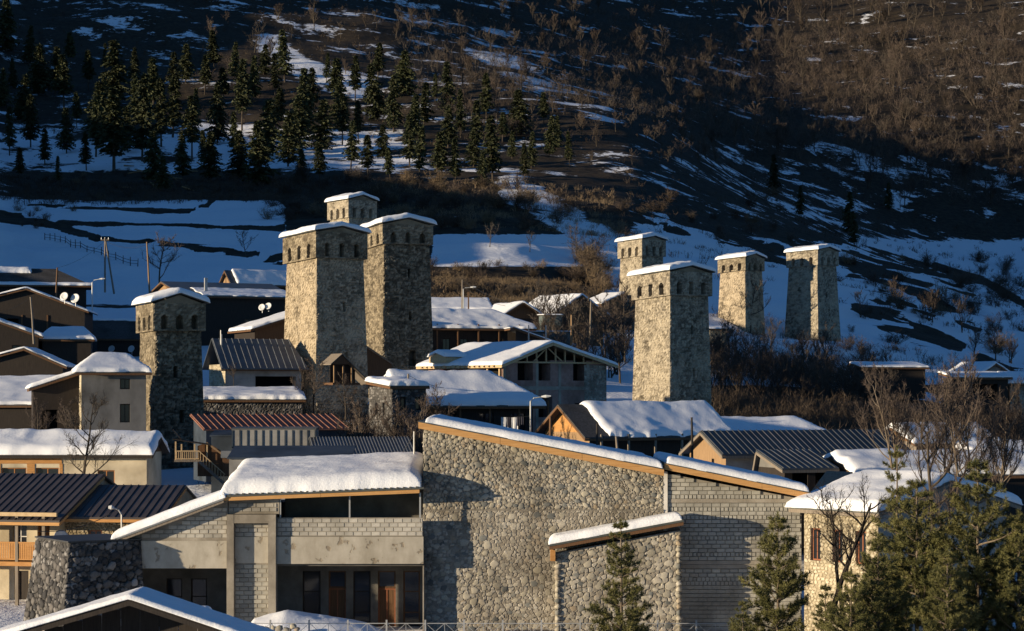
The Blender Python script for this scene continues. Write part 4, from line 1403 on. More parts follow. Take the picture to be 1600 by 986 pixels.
# --- metal sheds in the middle foreground
h = house('shed', 'long rusty red ribbed roof shed beside the dark tower', 322, 156, 20, 700, 672, lr(222, 156, 20, 322), 4.6, 'my', .95, .25, 'blue_panel', None, 'blue_panel', 'metal_rust', None, snow=0, ribs=(.5, .09, 'metal_rust'), cat='shed')
h = house('shed', 'grey panelled shed with dark vertical battens below the rusty roof', 362, 147, 2, 740, 671, lr(130, 147, 2, 362), 4.0, 'my', .05, .05, 'grey_panel', None, None, 'metal_slate', None, snow=0, cat='shed')
for i in range(12):
    x = .05 + i * 5.75 / 11.0
    MB().box(x - .045, x + .045, -.05, -.002, .2, HH[h.name] - .05).build('batten', M['blue_panel'], h)
h = house('shed', 'corrugated dark metal roof shed next to the tall scaffold pole', 500, 140, 10, 760, 731, lr(156, 140, 10, 500), 7.0, 'my', 1.75, .2, 'grey_panel', None, 'grey_panel', 'metal_slate', None, snow=0, ribs=(.22, .06, 'metal_pale'), cat='shed')
house('outbuilding', 'pale grey flat wall outbuilding with a black roof below the battens', 358, 132, 2, 790, 717, lr(188, 132, 2, 358), 5.0, 'my', .6, .12, 'grey_panel', None, 'grey_panel', 'blue_panel', None, snow=0, cat='outbuilding')
small = house('shed', 'blue sheet shed between the wooden stair and battened shed', 330, 150, 2, 745, 682, lr(36, 150, 2, 330), 3, 'my', .3, .1, 'blue_panel', None, None, 'blue_panel', None, snow=0, cat='shed')
# ------------------------------------------------------------------ foreground buildings
def X1(px, Y=100.0):
    return (px - 800) * Y / F


def Z1(py, Y=100.0):
    return zpy(py, Y)


def stone_proto(seed, n=8):
    rs = np.random.default_rng(seed)
    vs, fs = [], []
    ang = np.sort(np.linspace(0, 2 * math.pi, n, endpoint=False) + rs.uniform(-.28, .28, n))
    rr = rs.uniform(.74, 1.14, n)
    for q, y in ((1.0, .35), (.97, -.35), (.80, -.80), (.42, -.97)):
        for a, r in zip(ang, rr):
            vs.append((q * r * math.cos(a), y + rs.uniform(-.06, .06), q * r * math.sin(a)))
    vs.append((0, -1.0, 0))
    for j in range(3):
        for k in range(n):
            fs.append((j * n + k, j * n + (k + 1) % n, (j + 1) * n + (k + 1) % n, (j + 1) * n + k))
    c = len(vs) - 1
    fs += [(3 * n + k, 3 * n + (k + 1) % n, c) for k in range(n)]
    return np.array(vs), fs


PROTO = [stone_proto(s) for s in range(8)]


def stone_meshes(mat):
    out = []
    for v, f in PROTO:
        me = bpy.data.meshes.new('stone')
        me.from_pydata([tuple(p) for p in v], [], f)
        me.materials.append(M[mat])
        me.polygons.foreach_set('use_smooth', [True] * len(me.polygons))
        out.append(me)
    return out


def pack(inside, x0, x1, z0, z1, rads, tries, seed, gap=.92):
    """dart throwing of stone discs, large ones first"""
    rs = np.random.default_rng(seed)
    C = np.zeros((0, 3))
    for (ra, rb), nt_ in zip(rads, tries):
        for _ in range(nt_):
            x, z, r = rs.uniform(x0, x1), rs.uniform(z0, z1), rs.uniform(ra, rb)
            if not inside(x, z, r):
                continue
            if len(C) and np.any(np.hypot(C[:, 0] - x, (C[:, 1] - z) * 1.12) < (C[:, 2] + r) * gap):
                continue
            C = np.vstack([C, (x, z, r)])
    return C


def lay_stones(C, parent, meshes, mat_stuff, n_parts, depth=.5, seed=0, y=0.0, name='stone', flat=1.0):
    """largest stones as parts of the wall, the small rest as one mass"""
    rs = np.random.default_rng(seed)
    order = np.argsort(-C[:, 2])
    vs, fs, ts, b = [], [], [], 0
    for i, k in enumerate(order):
        x, z, r = C[k]
        sx, sz, a = r * rs.uniform(1.0, 1.35), r * rs.uniform(.74, 1.0), rs.uniform(-.5, .5)
        dp = r * depth * rs.uniform(.7, 1.15)
        if i < n_parts:
            o = link(name, meshes[rs.integers(len(meshes))], parent)
            o.location = (x, y, z)
            o.rotation_euler = (0, a, 0)
            o.scale = (sx, dp, sz)
        else:
            v, f = PROTO[rs.integers(len(PROTO))]
            q = v * (sx, dp, sz)
            ca, sa = math.cos(a), math.sin(a)
            q = np.stack([q[:, 0] * ca + q[:, 2] * sa + x, q[:, 1] + y, -q[:, 0] * sa + q[:, 2] * ca + z], 1)
            vs += [tuple(p) for p in q]
            fs += [tuple(j + b for j in t) for t in f]
            ts += [rs.uniform(0, 1)] * len(q)
            b += len(q)
    if vs:
        mb = MB()
        mb.v, mb.f, mb.t = vs, fs, ts
        mb.build('small_stones', M[mat_stuff], parent, True, 'stuff')


FS, WS = stone_meshes('field_stone'), stone_meshes('wall_stone')

# --- stone hall -------------------------------------------------------------
YH = 100.0
hall = empty('stone_hall', (0, YH, 0), 0, 'large hall faced with river stones under a long sloping orange fascia', 'building')
xl, xr = X1(661), X1(1037)
topz = lambda x: Z1(668) + (Z1(743) - Z1(668)) * (x - X1(658)) / (X1(1037) - X1(658))
core = MB()
core.poly([(xl, .12, -3), (xr, .12, -3), (xr, .12, topz(xr)), (xl, .12, topz(xl))], (0, 1, 0), 11.0)
core.build('body', M['mortar'], hall)
zl = Z1(797)
fw = rubble_obj('upper_wall', [rubble((xl, 0, zl + .02), (xr, 0, zl + .02), (xr, 0, topz(xr)), (xl, 0, topz(xl)), .04, .17, .14, .05, 901, wob=.02)], M['rubble'], hall)
ins = lambda x, z, r: xl + r * .6 < x < xr - r * .6 and zl + r * .8 < z < topz(x) - r * .7
C = pack(ins, xl, xr, zl, Z1(664), ((.135, .18), (.09, .125), (.065, .09)), (160, 2400, 6000), 5, .95)
lay_stones(C, fw, FS, 'field_stones', 300, .36, 6)
lw = rubble_obj('lower_wall', [rubble((xl, -.03, -3), (xr, -.03, -3), (xr, -.03, zl), (xl, -.03, zl), .042, .22, .16, .04, 903, wob=.02)], M['rubble'], hall)
ins = lambda x, z, r: xl + r < x < xr - r and Z1(990) < z < zl - r
C = pack(ins, xl, X1(880), Z1(990), zl, ((.13, .2), (.08, .13)), (500, 1600), 8, 1.15)
lay_stones(C, lw, FS, 'field_stones', 220, .2, 9, -.03)
MB().box(xl, xr - .02, -.06, .02, zl - .02, zl + .025).build('ledge', M['mortar'], hall)


def slope_roof(root, x0, z0, x1, z1, y0, y1, th_roof, board_h, snow_t, board='wood_board', edge='roof_edge', seed=1, inset=.25, joints=2, rl=True, rr=True, res=.14):
    """single pitch roof along x with a board on its front edge and snow on top"""
    zf = lambda X: z0 + (z1 - z0) * (X - x0) / (x1 - x0)
    MB().poly([(x0, y0, zf(x0)), (x1, y0, zf(x1)), (x1, y1, zf(x1)), (x0, y1, zf(x0))], (0, 0, 1), th_roof).build('roof', M[edge], root)
    n = joints
    for i in range(n):
        a, b = x0 + (x1 - x0) * i / n + .006, x0 + (x1 - x0) * (i + 1) / n - .006
        MB().poly([(a, y0 + .02, zf(a) - .004), (b, y0 + .02, zf(b) - .004), (b, y0 + .02, zf(b) - board_h), (a, y0 + .02, zf(a) - board_h)], (0, 1, 0), .05).build('fascia_board', M[board], root)
    MB().box(x0 + .02, x0 + .07, y0 + .075, y1, zf(x0) - board_h + .03, zf(x0) - .006).build('verge_board', M[board], root)
    MB().poly([(x0 + .08, y0 + .08, zf(x0) - .02), (x1 - .08, y0 + .08, zf(x1) - .02), (x1 - .08, y1 - .1, zf(x1) - .02), (x0 + .08, y1 - .1, zf(x0) - .02)], (0, 0, -1), .03).build('soffit', M['wood_brown'], root)
    snow_on('snow_cover', x0 + inset, x1 - .05, y0 + .02, y1, lambda X, Yy: zf(X) + th_roof, snow_t, root, res, seed, .05, soft=0, lump=.16)


slope_roof(hall, X1(654.5), Z1(659), X1(1036), Z1(733), -.75, 11.5, .05, .30, .34, seed=3, inset=.34, joints=3)

# --- block hall -------------------------------------------------------------
bh = empty('block_hall', (0, YH + .1, 0), 0, 'windowless grey block building with an orange fascia beside the stone hall', 'building')
bl, br = X1(1043), X1(1253)
btop = lambda x: Z1(739) + (Z1(780) - Z1(739)) * (x - X1(1043)) / (X1(1253) - X1(1043))
core = MB()
core.poly([(bl - .2, .05, -3), (br, .05, -3), (br, .05, btop(br)), (bl - .2, .05, btop(bl))], (0, 1, 0), 9.0)
core.build('body', M['concrete'], bh)
bw = MB().box(bl, br, .0, .05, -3, Z1(985)).build('front_wall', M['concrete'], bh)
rs = np.random.default_rng(44)
rowh = .195
nrow = 0
blk_cache, nblk = {}, 0
late = MB()
zrow = Z1(741)
rows = []
while zrow > -.2:
    py = HOR - (zrow - ZC) * 33
    kind = 'b'
    for lo, hi in ((777, 786), (872, 884)):
        if lo <= py < hi:
            kind = 'beam'
    for c in (772, 790, 808, 838, 866, 905):
        if abs(py - c) < 3.4:
            kind = 'slot'
    rows.append((zrow, kind))
    zrow -= rowh


def block_obj(w, h, d, parent, loc, mat='block'):
    key = (round(w, 2), round(h, 2), mat)
    if key not in blk_cache:
        b = .012
        mb = MB().add([(-w / 2, 0, -h / 2), (w / 2, 0, -h / 2), (w / 2, 0, h / 2), (-w / 2, 0, h / 2), (-w / 2 + b, -d, -h / 2 + b), (w / 2 - b, -d, -h / 2 + b), (w / 2 - b, -d, h / 2 - b), (-w / 2 + b, -d, h / 2 - b)],
                      [(4, 5, 6, 7), (0, 1, 5, 4), (1, 2, 6, 5), (2, 3, 7, 6), (3, 0, 4, 7)])
        blk_cache[key] = mb.mesh('block', M[mat])
    o = link('block', blk_cache[key], parent)
    o.location = loc
    return o


for i, (z, kind) in enumerate(rows):
    if kind == 'beam':
        MB().box(bl, br - .01, -.02, .05, z - rowh + .01, z - .005).build('concrete_beam', M['concrete'], bh)
        continue
    w = .42 if kind == 'b' else .2
    x = bl + (0 if i % 2 else -w / 2)
    while x < br:
        a, b = max(x + (.008 if kind == 'b' else .018), bl + .01), min(x + w - (.0 if kind == 'b' else .018), br - .01)
        if b - a > .06 and z - .01 < btop((a + b) / 2) + .02:
            yy = .05 + rs.uniform(-.012, .006)
            zc_ = z - rowh / 2
            if HOR - (z - ZC) * 33 < 960 and nblk < 300 and rs.uniform() < (1 if kind == 'b' else .5):
                block_obj(round(b - a, 2), rowh - .012, .06, bw, ((a + b) / 2, yy, zc_))
                nblk += 1
            else:
                late.box(a, b, yy - .07, yy, z - rowh + .011, z - .011, rs.uniform(0, 1))
        x += w
late.build('small_blocks', M['block'], bw, False, 'stuff')
MB().box(X1(1036.5), X1(1043), -.1, .3, -3, Z1(737)).build('corner_post', M['plaster_white'], bh)
slope_roof(bh, X1(1037), Z1(724), X1(1264), Z1(770), -.7, 9.3, .05, .27, .34, seed=8, inset=.12, joints=3)

# --- small stone annex -------------------------------------------------------
an = empty('stone_annex', (0, YH - 1.25, 0), 0, 'small round stone annex with a green edged snowy lean-to roof', 'building')
YA = YH - 1.25
ax0, ax1 = X1(868, YA), X1(1064, YA)
atop = lambda x: Z1(864, YA) + (Z1(828, YA) - Z1(864, YA)) * (x - ax0) / (ax1 - ax0)
MB().poly([(ax0, .06, -3), (ax1, .06, -3), (ax1, .06, atop(ax1)), (ax0, .06, atop(ax0))], (0, 1, 0), 1.2).build('body', M['mortar'], an)
aw = rubble_obj('front_wall', [rubble((ax0, 0, -3), (ax1, 0, -3), (ax1, 0, atop(ax1)), (ax0, 0, atop(ax0)), .045, .27, .22, .06, 911, wob=.03)], M['rubble'], an)
ins = lambda x, z, r: ax0 + r * .8 < x < ax1 - r * .8 and Z1(992, YA) < z < atop(x) - r * .8
C = pack(ins, ax0, ax1, Z1(992, YA), atop(ax1), ((.17, .23), (.11, .16), (.08, .11)), (60, 700, 1600), 15, 1.0)
lay_stones(C, aw, FS, 'field_stones', 280, .2, 16)
rs = np.random.default_rng(3)
for i in range(40):                                   # quoins on both corners
    z = -.5 + i * .27
    for xx, sgn in ((ax0, 1), (ax1, -1)):
        if z < atop(xx) - .2:
            o = link('quoin_stone', FS[rs.integers(8)], aw)
            o.location = (xx + sgn * .1, .05, z)
            o.scale = (.17 * rs.uniform(.8, 1.1), .2, .14)
slope_roof(an, X1(858, YA), Z1(853, YA), X1(1067, YA), Z1(814.5, YA), -.45, 1.2, .10, .16, .36, board='wood_brown', seed=12, inset=-.02, joints=1, res=.1)
MB().box(X1(860, YA), X1(868, YA) - .02, -.3, .3, Z1(876, YA), Z1(858, YA)).build('bracket', M['wood_orange'], an)

# --- concrete building ---------------------------------------------------------
YC = 99.0
cb = empty('concrete_building', (0, YC, 0), 0, 'unfinished concrete block building with a dark loggia and puffy snow roof', 'building')
cx = lambda px: X1(px, YC)
cz = lambda py: Z1(py, YC)
Lslope = lambda x: cz(842) + (cz(779) - cz(842)) * (x - cx(180)) / (cx(352) - cx(180))
# upper storey walls
g = MB().poly([(cx(182), 0, cz(846)), (cx(356), 0, cz(846)), (cx(356), 0, Lslope(cx(356)) - .04), (cx(182), 0, Lslope(cx(182)) - .0)], (0, 1, 0), .25)
gw = g.build('gable_wall', M['concrete'], cb)
MB().box(cx(181), cx(355.5), -.03, .3, cz(888), cz(845)).build('plaster_band', M['peeling_plaster'], cb)
MB().box(cx(432), cx(661.5), -.03, .3, cz(881), cz(838.5)).build('plaster_band', M['peeling_plaster'], cb)
pw = MB().box(cx(432), cx(660.5), .02, .25, cz(838), cz(809)).build('parapet_wall', M['concrete'], cb)
uw = MB().box(cx(357), cx(436), .03, .25, cz(803), cz(777)).build('lintel_wall', M['concrete'], cb)
rs = np.random.default_rng(12)


def course(parent, xa, xb, ztop, zbot, h=.205, w=.42, y=0.0, lim=None, mat='block_pale', stag=0):
    z, i = ztop, stag
    while z - h > zbot - .03:
        x = xa - (w / 2 if i % 2 else 0)
        while x < xb:
            a, b = max(x + .012, xa), min(x + w - .004, xb)
            if b - a > .07 and (lim is None or (z < lim(a) - .02 and z < lim(b) - .02)):
                block_obj(round(b - a, 2), h - .02, .035, parent, ((a + b) / 2, y + rs.uniform(-.008, .008), z - h / 2), mat)
            x += w
        z -= h
        i += 1


course(pw, cx(433), cx(660), cz(810), cz(838), y=.025)
course(gw, cx(200), cx(355), cz(786), cz(845), y=.005, lim=lambda x: Lslope(x) - .12)
course(uw, cx(358), cx(432), cz(786), cz(803), y=.035)
# frame and recessed panel
for a, b in ((355.5, 366.5), (420, 432)):
    MB().box(cx(a), cx(b), -.32, .3, -3, cz(803.5)).build('column', M['concrete'], cb)
MB().box(cx(366.5) + .003, cx(420) - .003, -.31, .3, cz(817), cz(803.6)).build('lintel', M['concrete'], cb)
pn = MB().box(cx(366.5), cx(420), .1, .3, -3, cz(817.2)).build('panel_wall', M['concrete'], cb)
course(pn, cx(367), cx(420), cz(818), cz(838), y=.105)
MB().box(cx(367), cx(419.8), .07, .1, cz(880), cz(839)).build('plaster_patch', M['peeling_plaster'], cb)
course(pn, cx(367), cx(420), cz(882), -.2, y=.105, mat='block', h=.205)
# gallery
MB().box(cx(436), cx(661), 2.6, 2.7, cz(840), cz(760)).build('gallery_back_wall', M['concrete_shaded'], cb)
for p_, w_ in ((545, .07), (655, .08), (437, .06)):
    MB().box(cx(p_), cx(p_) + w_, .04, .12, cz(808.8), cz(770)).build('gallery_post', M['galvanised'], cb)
MB().box(cx(432), cx(661), .25, 2.6, cz(841), cz(838.5)).build('gallery_floor', M['concrete_shaded'], cb)
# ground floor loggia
MB().box(cx(181), cx(661), .3, 4.4, cz(885), cz(882)).build('loggia_ceiling', M['concrete_shaded'], cb)
lb = MB()
lf = Face('R', 20, 5)
holes = []
for a, b in ((461, 490), (503, 531), (543, 571), (583, 611.5), (624, 651)):
    holes.append((cx(a), -.3, cx(b) - cx(a), cz(902) + .3))
for a, b in ((240, 266), (280, 306)):
    holes.append((cx(a), -.3, cx(b) - cx(a), cz(914) + .3))


class OffFace(Face):
    def p(self, u, v, d=0.0):
        return (u, 3.6 + d, v)


of = OffFace('R', 20, 5)
mbw = MB()
us = sorted(holes)
cur = cx(181)
for hx in us:
    mbw.box(cur, hx[0], 3.6, 3.8, -3, cz(884))
    mbw.box(hx[0] + .001, hx[0] + hx[2] - .001, 3.6, 3.8, hx[1] + hx[3], cz(884))
    cur = hx[0] + hx[2]
mbw.box(cur, cx(661), 3.6, 3.8, -3, cz(884))
mbw.build('loggia_back_wall', M['concrete_shaded'], cb)  # back wall colour darkened for the loggia's shade
for i, hx in enumerate(us):
    wd = i < 2
    if i in (3, 5):
        o = window_part(of, cb, hx[0], cz(930), hx[2], cz(902) - cz(930), 'wood_brown', 'glass', (1, 1))
        d = window_part(of, cb, hx[0], -.3, hx[2], cz(930.5) + .3, 'frame_red', 'wood_brown', (2, 1), name='door')
    else:
        window_part(of, cb, hx[0], -.3, hx[2], hx[3], 'wood_dark' if i != 6 else 'wood_brown', 'glass', (1, 3))  # frame colour dark as well, painting in the loggia's shade
MB().box(cx(181), cx(661), 4.2, 4.3, -3, cz(884)).build('inner_wall', M['concrete_shaded'], cb)
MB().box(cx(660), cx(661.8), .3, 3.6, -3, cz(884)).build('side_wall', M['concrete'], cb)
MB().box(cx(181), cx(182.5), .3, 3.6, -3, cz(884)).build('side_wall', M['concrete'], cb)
MB().box(cx(352), cx(660), 4.4, 7.0, -3, cz(792)).build('body', M['concrete_shaded'], cb)
# roofs: puffy main roof rising to the back, and the wing that falls to the left
zr = lambda x: cz(776) + (cz(763.5) - cz(776)) * (x - cx(349)) / (cx(662) - cx(349))
x0, x1 = cx(347), cx(663)
MB().poly([(x0, -.55, zr(x0)), (x1, -.55, zr(x1)), (x1, 6.4, zr(x1) + .95), (x0, 6.4, zr(x0) + .95)], (0, 0, 1), .09).build('roof', M['roof_edge'], cb)
for i in range(2):
    a, b = x0 + .05 + (x1 - x0 - .25) * i / 2, x0 + .04 + (x1 - x0 - .25) * (i + 1) / 2
    MB().poly([(a, -.5, zr(a) - .005), (b, -.5, zr(b) - .005), (b, -.5, zr(b) - .18), (a, -.5, zr(a) - .18)], (0, 1, 0), .05).build('fascia_board', M['wood_board'], cb)
for i in range(int((x1 - x0) / .3)):
    x = x0 + .15 + i * .3
    MB().bar((x, -.56, zr(x) + .1), (x, .3, zr(x) + .1 + .116), .1, .06).build('roof_rib', M['roof_edge'], cb)
snow_on('snow_cover', x0 - .03, x1 - .12, -.5, 6.4, lambda X, Yy: zr(X) + .09 + .95 * (Yy + .55) / 6.95, .66, cb, .13, 21, .10, soft=0, lump=.10, roundness=1.1)
xa, xb = cx(177), cx(352)
zl2 = lambda x: cz(845) + (cz(781) - cz(845)) * (x - cx(178)) / (cx(350) - cx(178))
MB().poly([(xa, -.6, zl2(xa)), (xb, -.6, zl2(xb)), (xb, 6.4, zl2(xb)), (xa, 6.4, zl2(xa))], (0, 0, 1), .09).build('roof', M['metal_pale'], cb)
MB().poly([(xa + .02, -.57, zl2(xa) - .005), (xb, -.57, zl2(xb) - .005), (xb, -.57, zl2(xb) - .13), (xa + .02, -.57, zl2(xa) - .13)], (0, 1, 0), .05).build('fascia_board', M['wood_grey'], cb)
snow_on('snow_cover', xa - .02, xb + .1, -.62, 6.4, lambda X, Yy: zl2(X) + .09, .42, cb, .13, 23, .06, soft=0, lump=.18)

# --- dark stone buttress wall -------------------------------------------------
YB = 97.0
bw_ = empty('stone_buttress', ((108 - 800) * YB / F, YB, -.5), math.radians(33), 'dark battered boulder wall in front of the balcony house', 'wall')
Hb = zpy(848, YB) + .5
lenR, lenL = lr(112, YB, 33, 108), ll(52, YB, 33, 108)
bt = .75
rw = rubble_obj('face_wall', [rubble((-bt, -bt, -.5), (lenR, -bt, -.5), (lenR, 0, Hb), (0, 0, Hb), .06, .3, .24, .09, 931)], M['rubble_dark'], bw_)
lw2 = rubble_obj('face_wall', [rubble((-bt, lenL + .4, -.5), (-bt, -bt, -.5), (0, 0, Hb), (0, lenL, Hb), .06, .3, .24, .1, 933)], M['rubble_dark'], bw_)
MB().poly([(-.08, -.08, Hb), (lenR, -.08, Hb), (lenR, lenL, Hb), (-.08, lenL, Hb)], (0, 0, 1), .07).build('coping', M['iron'], bw_)
rs = np.random.default_rng(77)
for wall_, L, side in ((rw, lenR, 0), (lw2, lenL, 1)):
    C = pack(lambda x, z, r: r < x < L - r and r < z < Hb - r, 0, L, 0, Hb, ((.17, .26), (.1, .17)), (400, 2400), 61 + side, .98)
    for (u, z, r) in C[:150]:
        o = link('stone', WS[rs.integers(8)], wall_)
        inset = -bt * (1 - z / Hb)
        o.location = (u, inset, z) if side == 0 else (inset, u, z)
        o.rotation_euler = (0, rs.uniform(-.4, .4), 0) if side == 0 else (0, 0, -math.pi / 2)
        o.scale = (r * 1.1, r * .5, r * .9)

# --- balcony house with two ribbed roofs ----------------------------------------
YL = 113.0
h = house('house', 'balcony house with orange railings and a ribbed dark roof at the frame edge', -75, YL, -12, 945, 790, lr(178, YL, -12, 10), 8.0, 'x', 1.5, .25, 'plaster_cream', None, 'plaster_cream', 'metal_brown', 'wood_board', snow=0, ribs=(.42, .05), over_y=1.9,
          win=(('R', 1.6, 3.0, .8, 1.5, 'win_w'), ('R', 3.5, 2.7, .8, 2.0, 'win_w'), ('R', 4.9, 2.7, .7, 1.9, 'door'), ('R', 1.6, .2, 1.0, 1.6, 'win_d'), ('R', 3.6, 0, .8, 1.9, 'door_d')))
Lh = lr(178, YL, -12, 10)
hz = HH[h.name]
posts(h, [(2.9, -1.6), (4.5, -1.6), (6.0, -1.6), (1.2, -1.6)], -1, hz - .25, .16, 'wood_grey')
MB().box(-.2, Lh, -1.7, -.02, 2.28, 2.5).build('balcony_floor', M['wood_orange'], h)
for a, b in ((1.28, 2.82), (2.98, 4.42), (4.58, 5.92)):
    railing(h, (a, -1.62), (b, -1.62), 2.55, 3.5, 'wood_orange', 11, .1)
MB().box(-.2, Lh, -1.72, -1.5, hz - .42, hz - .22).build('eave_beam', M['wood_new'], h)
h2 = house('house', 'rough stone house with a red framed window and ribbed roof behind the buttress', 101, YL - 1.6, -8, 945, 803, lr(150, YL, -8, 150), 7.0, 'x', 1.3, .12, 'rubble_gold', None, 'rubble_gold', 'metal_brown', 'wood_orange', snow=0, ribs=(.42, .05), stone={'R': 'rubble_gold'}, rub=.04, seed=5, over_y=.6, stone_size=(.22, .15),
           win=(('R', 1.3, 2.9, .72, 1.05, 'win_r'),))
# lamp on the wall
p = W(190, 795, YL - 3.4)
lmp = empty('wall_lamp', p, 0, 'white street lamp head on a bent pipe over the rough stone wall', 'street lamp')
MB().tube([(0, 0, -1.1), (0, 0, -.3), (-.15, -.05, -.05), (-.4, -.1, .05)], [.045] * 4, 8).build('bent_pipe', M['galvanised'], lmp)
MB().tube([(-.36, -.1, .04), (-.5, -.12, .08), (-.66, -.14, .09)], [.05, .12, .07], 8).build('lamp_head', M['dish_white'], lmp)
dish(W(96, 840, YL - 2.6), .42, .6, 'white satellite dish on the balcony house above the buttress')

# --- house with snow roof behind ------------------------------------------------
h = house('house', 'orange boarded and plastered house under a thick snow roof behind the balcony house', -70, 136, -1, 800, 708, lr(292, 136, -1, 80), 5.2, 'x', .95, .45, 'plaster_cream', None, 'wood_brown', 'wood_dark', 'wood_dark', snow=.62, snow_kw=dict(res=.2, soft=6, roundness=1.0, wob=.1),
          win=(('R', 3.0, 1.6, 1.6, 1.25, 'win'), ('R', 5.2, 1.6, 1.5, 1.25, 'win'), ('R', 9.2, 1.4, 1.1, 1.3, 'win')))
for i in range(9):
    z = 1.3 + i * .26
    hz = HH[h.name]
    if z < hz - .3:
        segs = [(-.02, 6.9)] if z > 2.95 or z < 1.4 else [(-.02, 2.95), (4.65, 5.15), (6.75, 6.95)]
        for a, b in segs:
            MB().box(a, b, -.045, -.003, z, z + .245).build('cladding_board', M['wood_orange'], h)

# --- front gabled shed ------------------------------------------------------------
YS = 74.0
ss = S(YS)
sh = empty('gabled_shed', ((205 - 800) / ss, YS, 0), 0, 'dark open gabled roof with snow on both slopes at the bottom edge', 'shed')
zp = zpy(937, YS)
k1, k2 = .29, .335
prof = lambda x: zp + (k1 * x if x < 0 else -k2 * x)
for (a, b) in ((-6.2, 0), (0, 6.0)):
    MB().poly([(a, -.4, prof(a)), (b, -.4, prof(b)), (b, 2.6, prof(b)), (a, 2.6, prof(a))], (0, 0, 1), .08).build('roof', M['wood_dark'], sh)
    MB().poly([(a, -.42, prof(a) - .005), (b, -.42, prof(b) - .005), (b, -.42, prof(b) - .17), (a, -.42, prof(a) - .17)], (0, 1, 0), .05).build('barge_board', M['wood_dark'], sh)
    for i in range(3):
        y = .2 + i * 1.1
        MB().bar((a, y, prof(a) - .07), (b, y, prof(b) - .07), .1, .12).build('rafter', M['wood_dark'], sh)
for i in range(14):
    x = -4.6 + i * .68
    MB().box(x, x + .66, .9, .94, -.5, prof(x + (0 if x < 0 else .66)) - .1 if abs(x) > .7 else zp - .3).build('gable_plank', M['wood_dark'], sh)
posts(sh, [(-4.2, .1), (4.2, .1), (0, .1)], -.5, zp - 1.3, .16, 'wood_dark')
MB().box(-4.5, 4.5, .02, .16, zp - 1.32, zp - 1.16).build('tie_beam', M['wood_dark'], sh)
snow_on('snow_cover', -6.25, 6.05, -.46, 2.65, lambda X, Yy: zp + np.where(X < 0, k1 * X, -k2 * X) + .08, .15, sh, .1, 31, .05, soft=5, lump=.3)
# ------------------------------------------------------------------ yard: fence, snow heap
fe = empty('iron_fence', (0, 90, 0), 0, 'thin iron railing fence with crossed bars along the bottom edge', 'fence')
sf = S(90)
fz = lambda py: zpy(py, 90)
xs = [(p - 800) / sf for p in np.arange(362, 1190, 60.5)]
for x in xs:
    MB().box(x - .035, x + .035, -.035, .035, -1, fz(968.5)).build('fence_post', M['galvanised'], fe)
for a, b in zip(xs[:-1], xs[1:]):
    MB().bar((a + .036, 0, fz(974)), (b - .036, 0, fz(974)), .03).build('top_rail', M['galvanised'], fe)
    m_ = (a + b) / 2
    for (p, q) in ((a, m_), (m_, b)):
        MB().bar((p + .04, 0, fz(974.5)), (q - .02, 0, fz(1000)), .018).build('cross_bar', M['galvanised'], fe)
        MB().bar((p + .04, .01, fz(1000)), (q - .02, .01, fz(974.5)), .018).build('cross_bar', M['galvanised'], fe)
    MB().bar((m_, 0, fz(974.5)), (m_, 0, fz(1020)), .02).build('baluster', M['galvanised'], fe)
hx0, hx1 = (362 - 800) / S(94), (640 - 800) / S(94)
nx, ny = 60, 30
X, Yy = np.meshgrid(np.linspace(hx0, hx1, nx), np.linspace(92, 97, ny))
u = (X - hx0) / (hx1 - hx0)
hz_ = np.interp(u, [0, .12, .3, .42, .6, .75, .9, 1], [.15, 1.35, 1.72, 1.55, 1.38, 1.1, .5, .1])
Z = hz_ * np.sin(np.clip((Yy - 92) / 5, 0, 1) * math.pi) ** .5 + .14 * (fbm(X * 1.3, Yy * 1.3, 71, 4) - .5) - .05
tag(link('snow_heap', np_mesh('snow_heap', np.stack([X, Yy, Z], -1).reshape(-1, 3), grid_faces(nx, ny), M['snow'], True)), 'ploughed snow heap behind the iron fence in front of the loggia', 'snow heap')
rs = np.random.default_rng(9)
for i in range(9):
    p = W(392 + i * 9 + rs.uniform(-3, 3), 981 + rs.uniform(-3, 4), 91.6)
    o = link('rock', PROTO and FS[i % 8])
    o.location = p
    o.scale = (rs.uniform(.12, .24), .16, rs.uniform(.1, .18))
    tag(o, 'dark grey rock poking out of the ploughed snow heap', 'rock', 'rocks in the snow heap')
snow_post = empty('gate_post', W(316, 985, 88), 0, 'squat post with a snow cap beside the gabled shed', 'post')
MB().box(-.28, .28, -.28, .28, -1.5, .72).build('pillar', M['concrete'], snow_post)
snow_on('snow_cap', -.38, .38, -.38, .38, lambda X, Yy: X * 0 + .73, .26, snow_post, .06, 3, .02, soft=0)

# ------------------------------------------------------------------ wooden stair house against the dark tower
st = empty('stair_porch', W(272, 752, 146), math.radians(8), 'wooden stair porch with railings clinging to the dark tower base', 'staircase')
s_ = S(146)
H_ = lambda py: (752 - py) / s_
MB().box(0, 2.3, .2, 1.8, H_(722), H_(719)).build('landing', M['wood_grey'], st)
for x in (.05, .45, 1.35, 2.2):
    MB().box(x, x + .1, .2, .3, H_(719), H_(690 if x < .4 else 694)).build('post', M['wood_new'], st)
MB().poly([(-.1, -.1, H_(687)), (2.4, -.1, H_(696)), (2.4, 2.0, H_(696)), (-.1, 2.0, H_(687))], (0, 0, 1), .07).build('porch_roof', M['wood_dark'], st)
MB().poly([(-.1, -.12, H_(672)), (.5, -.12, H_(688)), (.5, 2.0, H_(688)), (-.1, 2.0, H_(672))], (0, 0, 1), .07).build('porch_roof', M['wood_dark'], st)
railing(st, (.1, .2), (1.7, .2), H_(719), H_(705), 'wood_new', 12, .05)
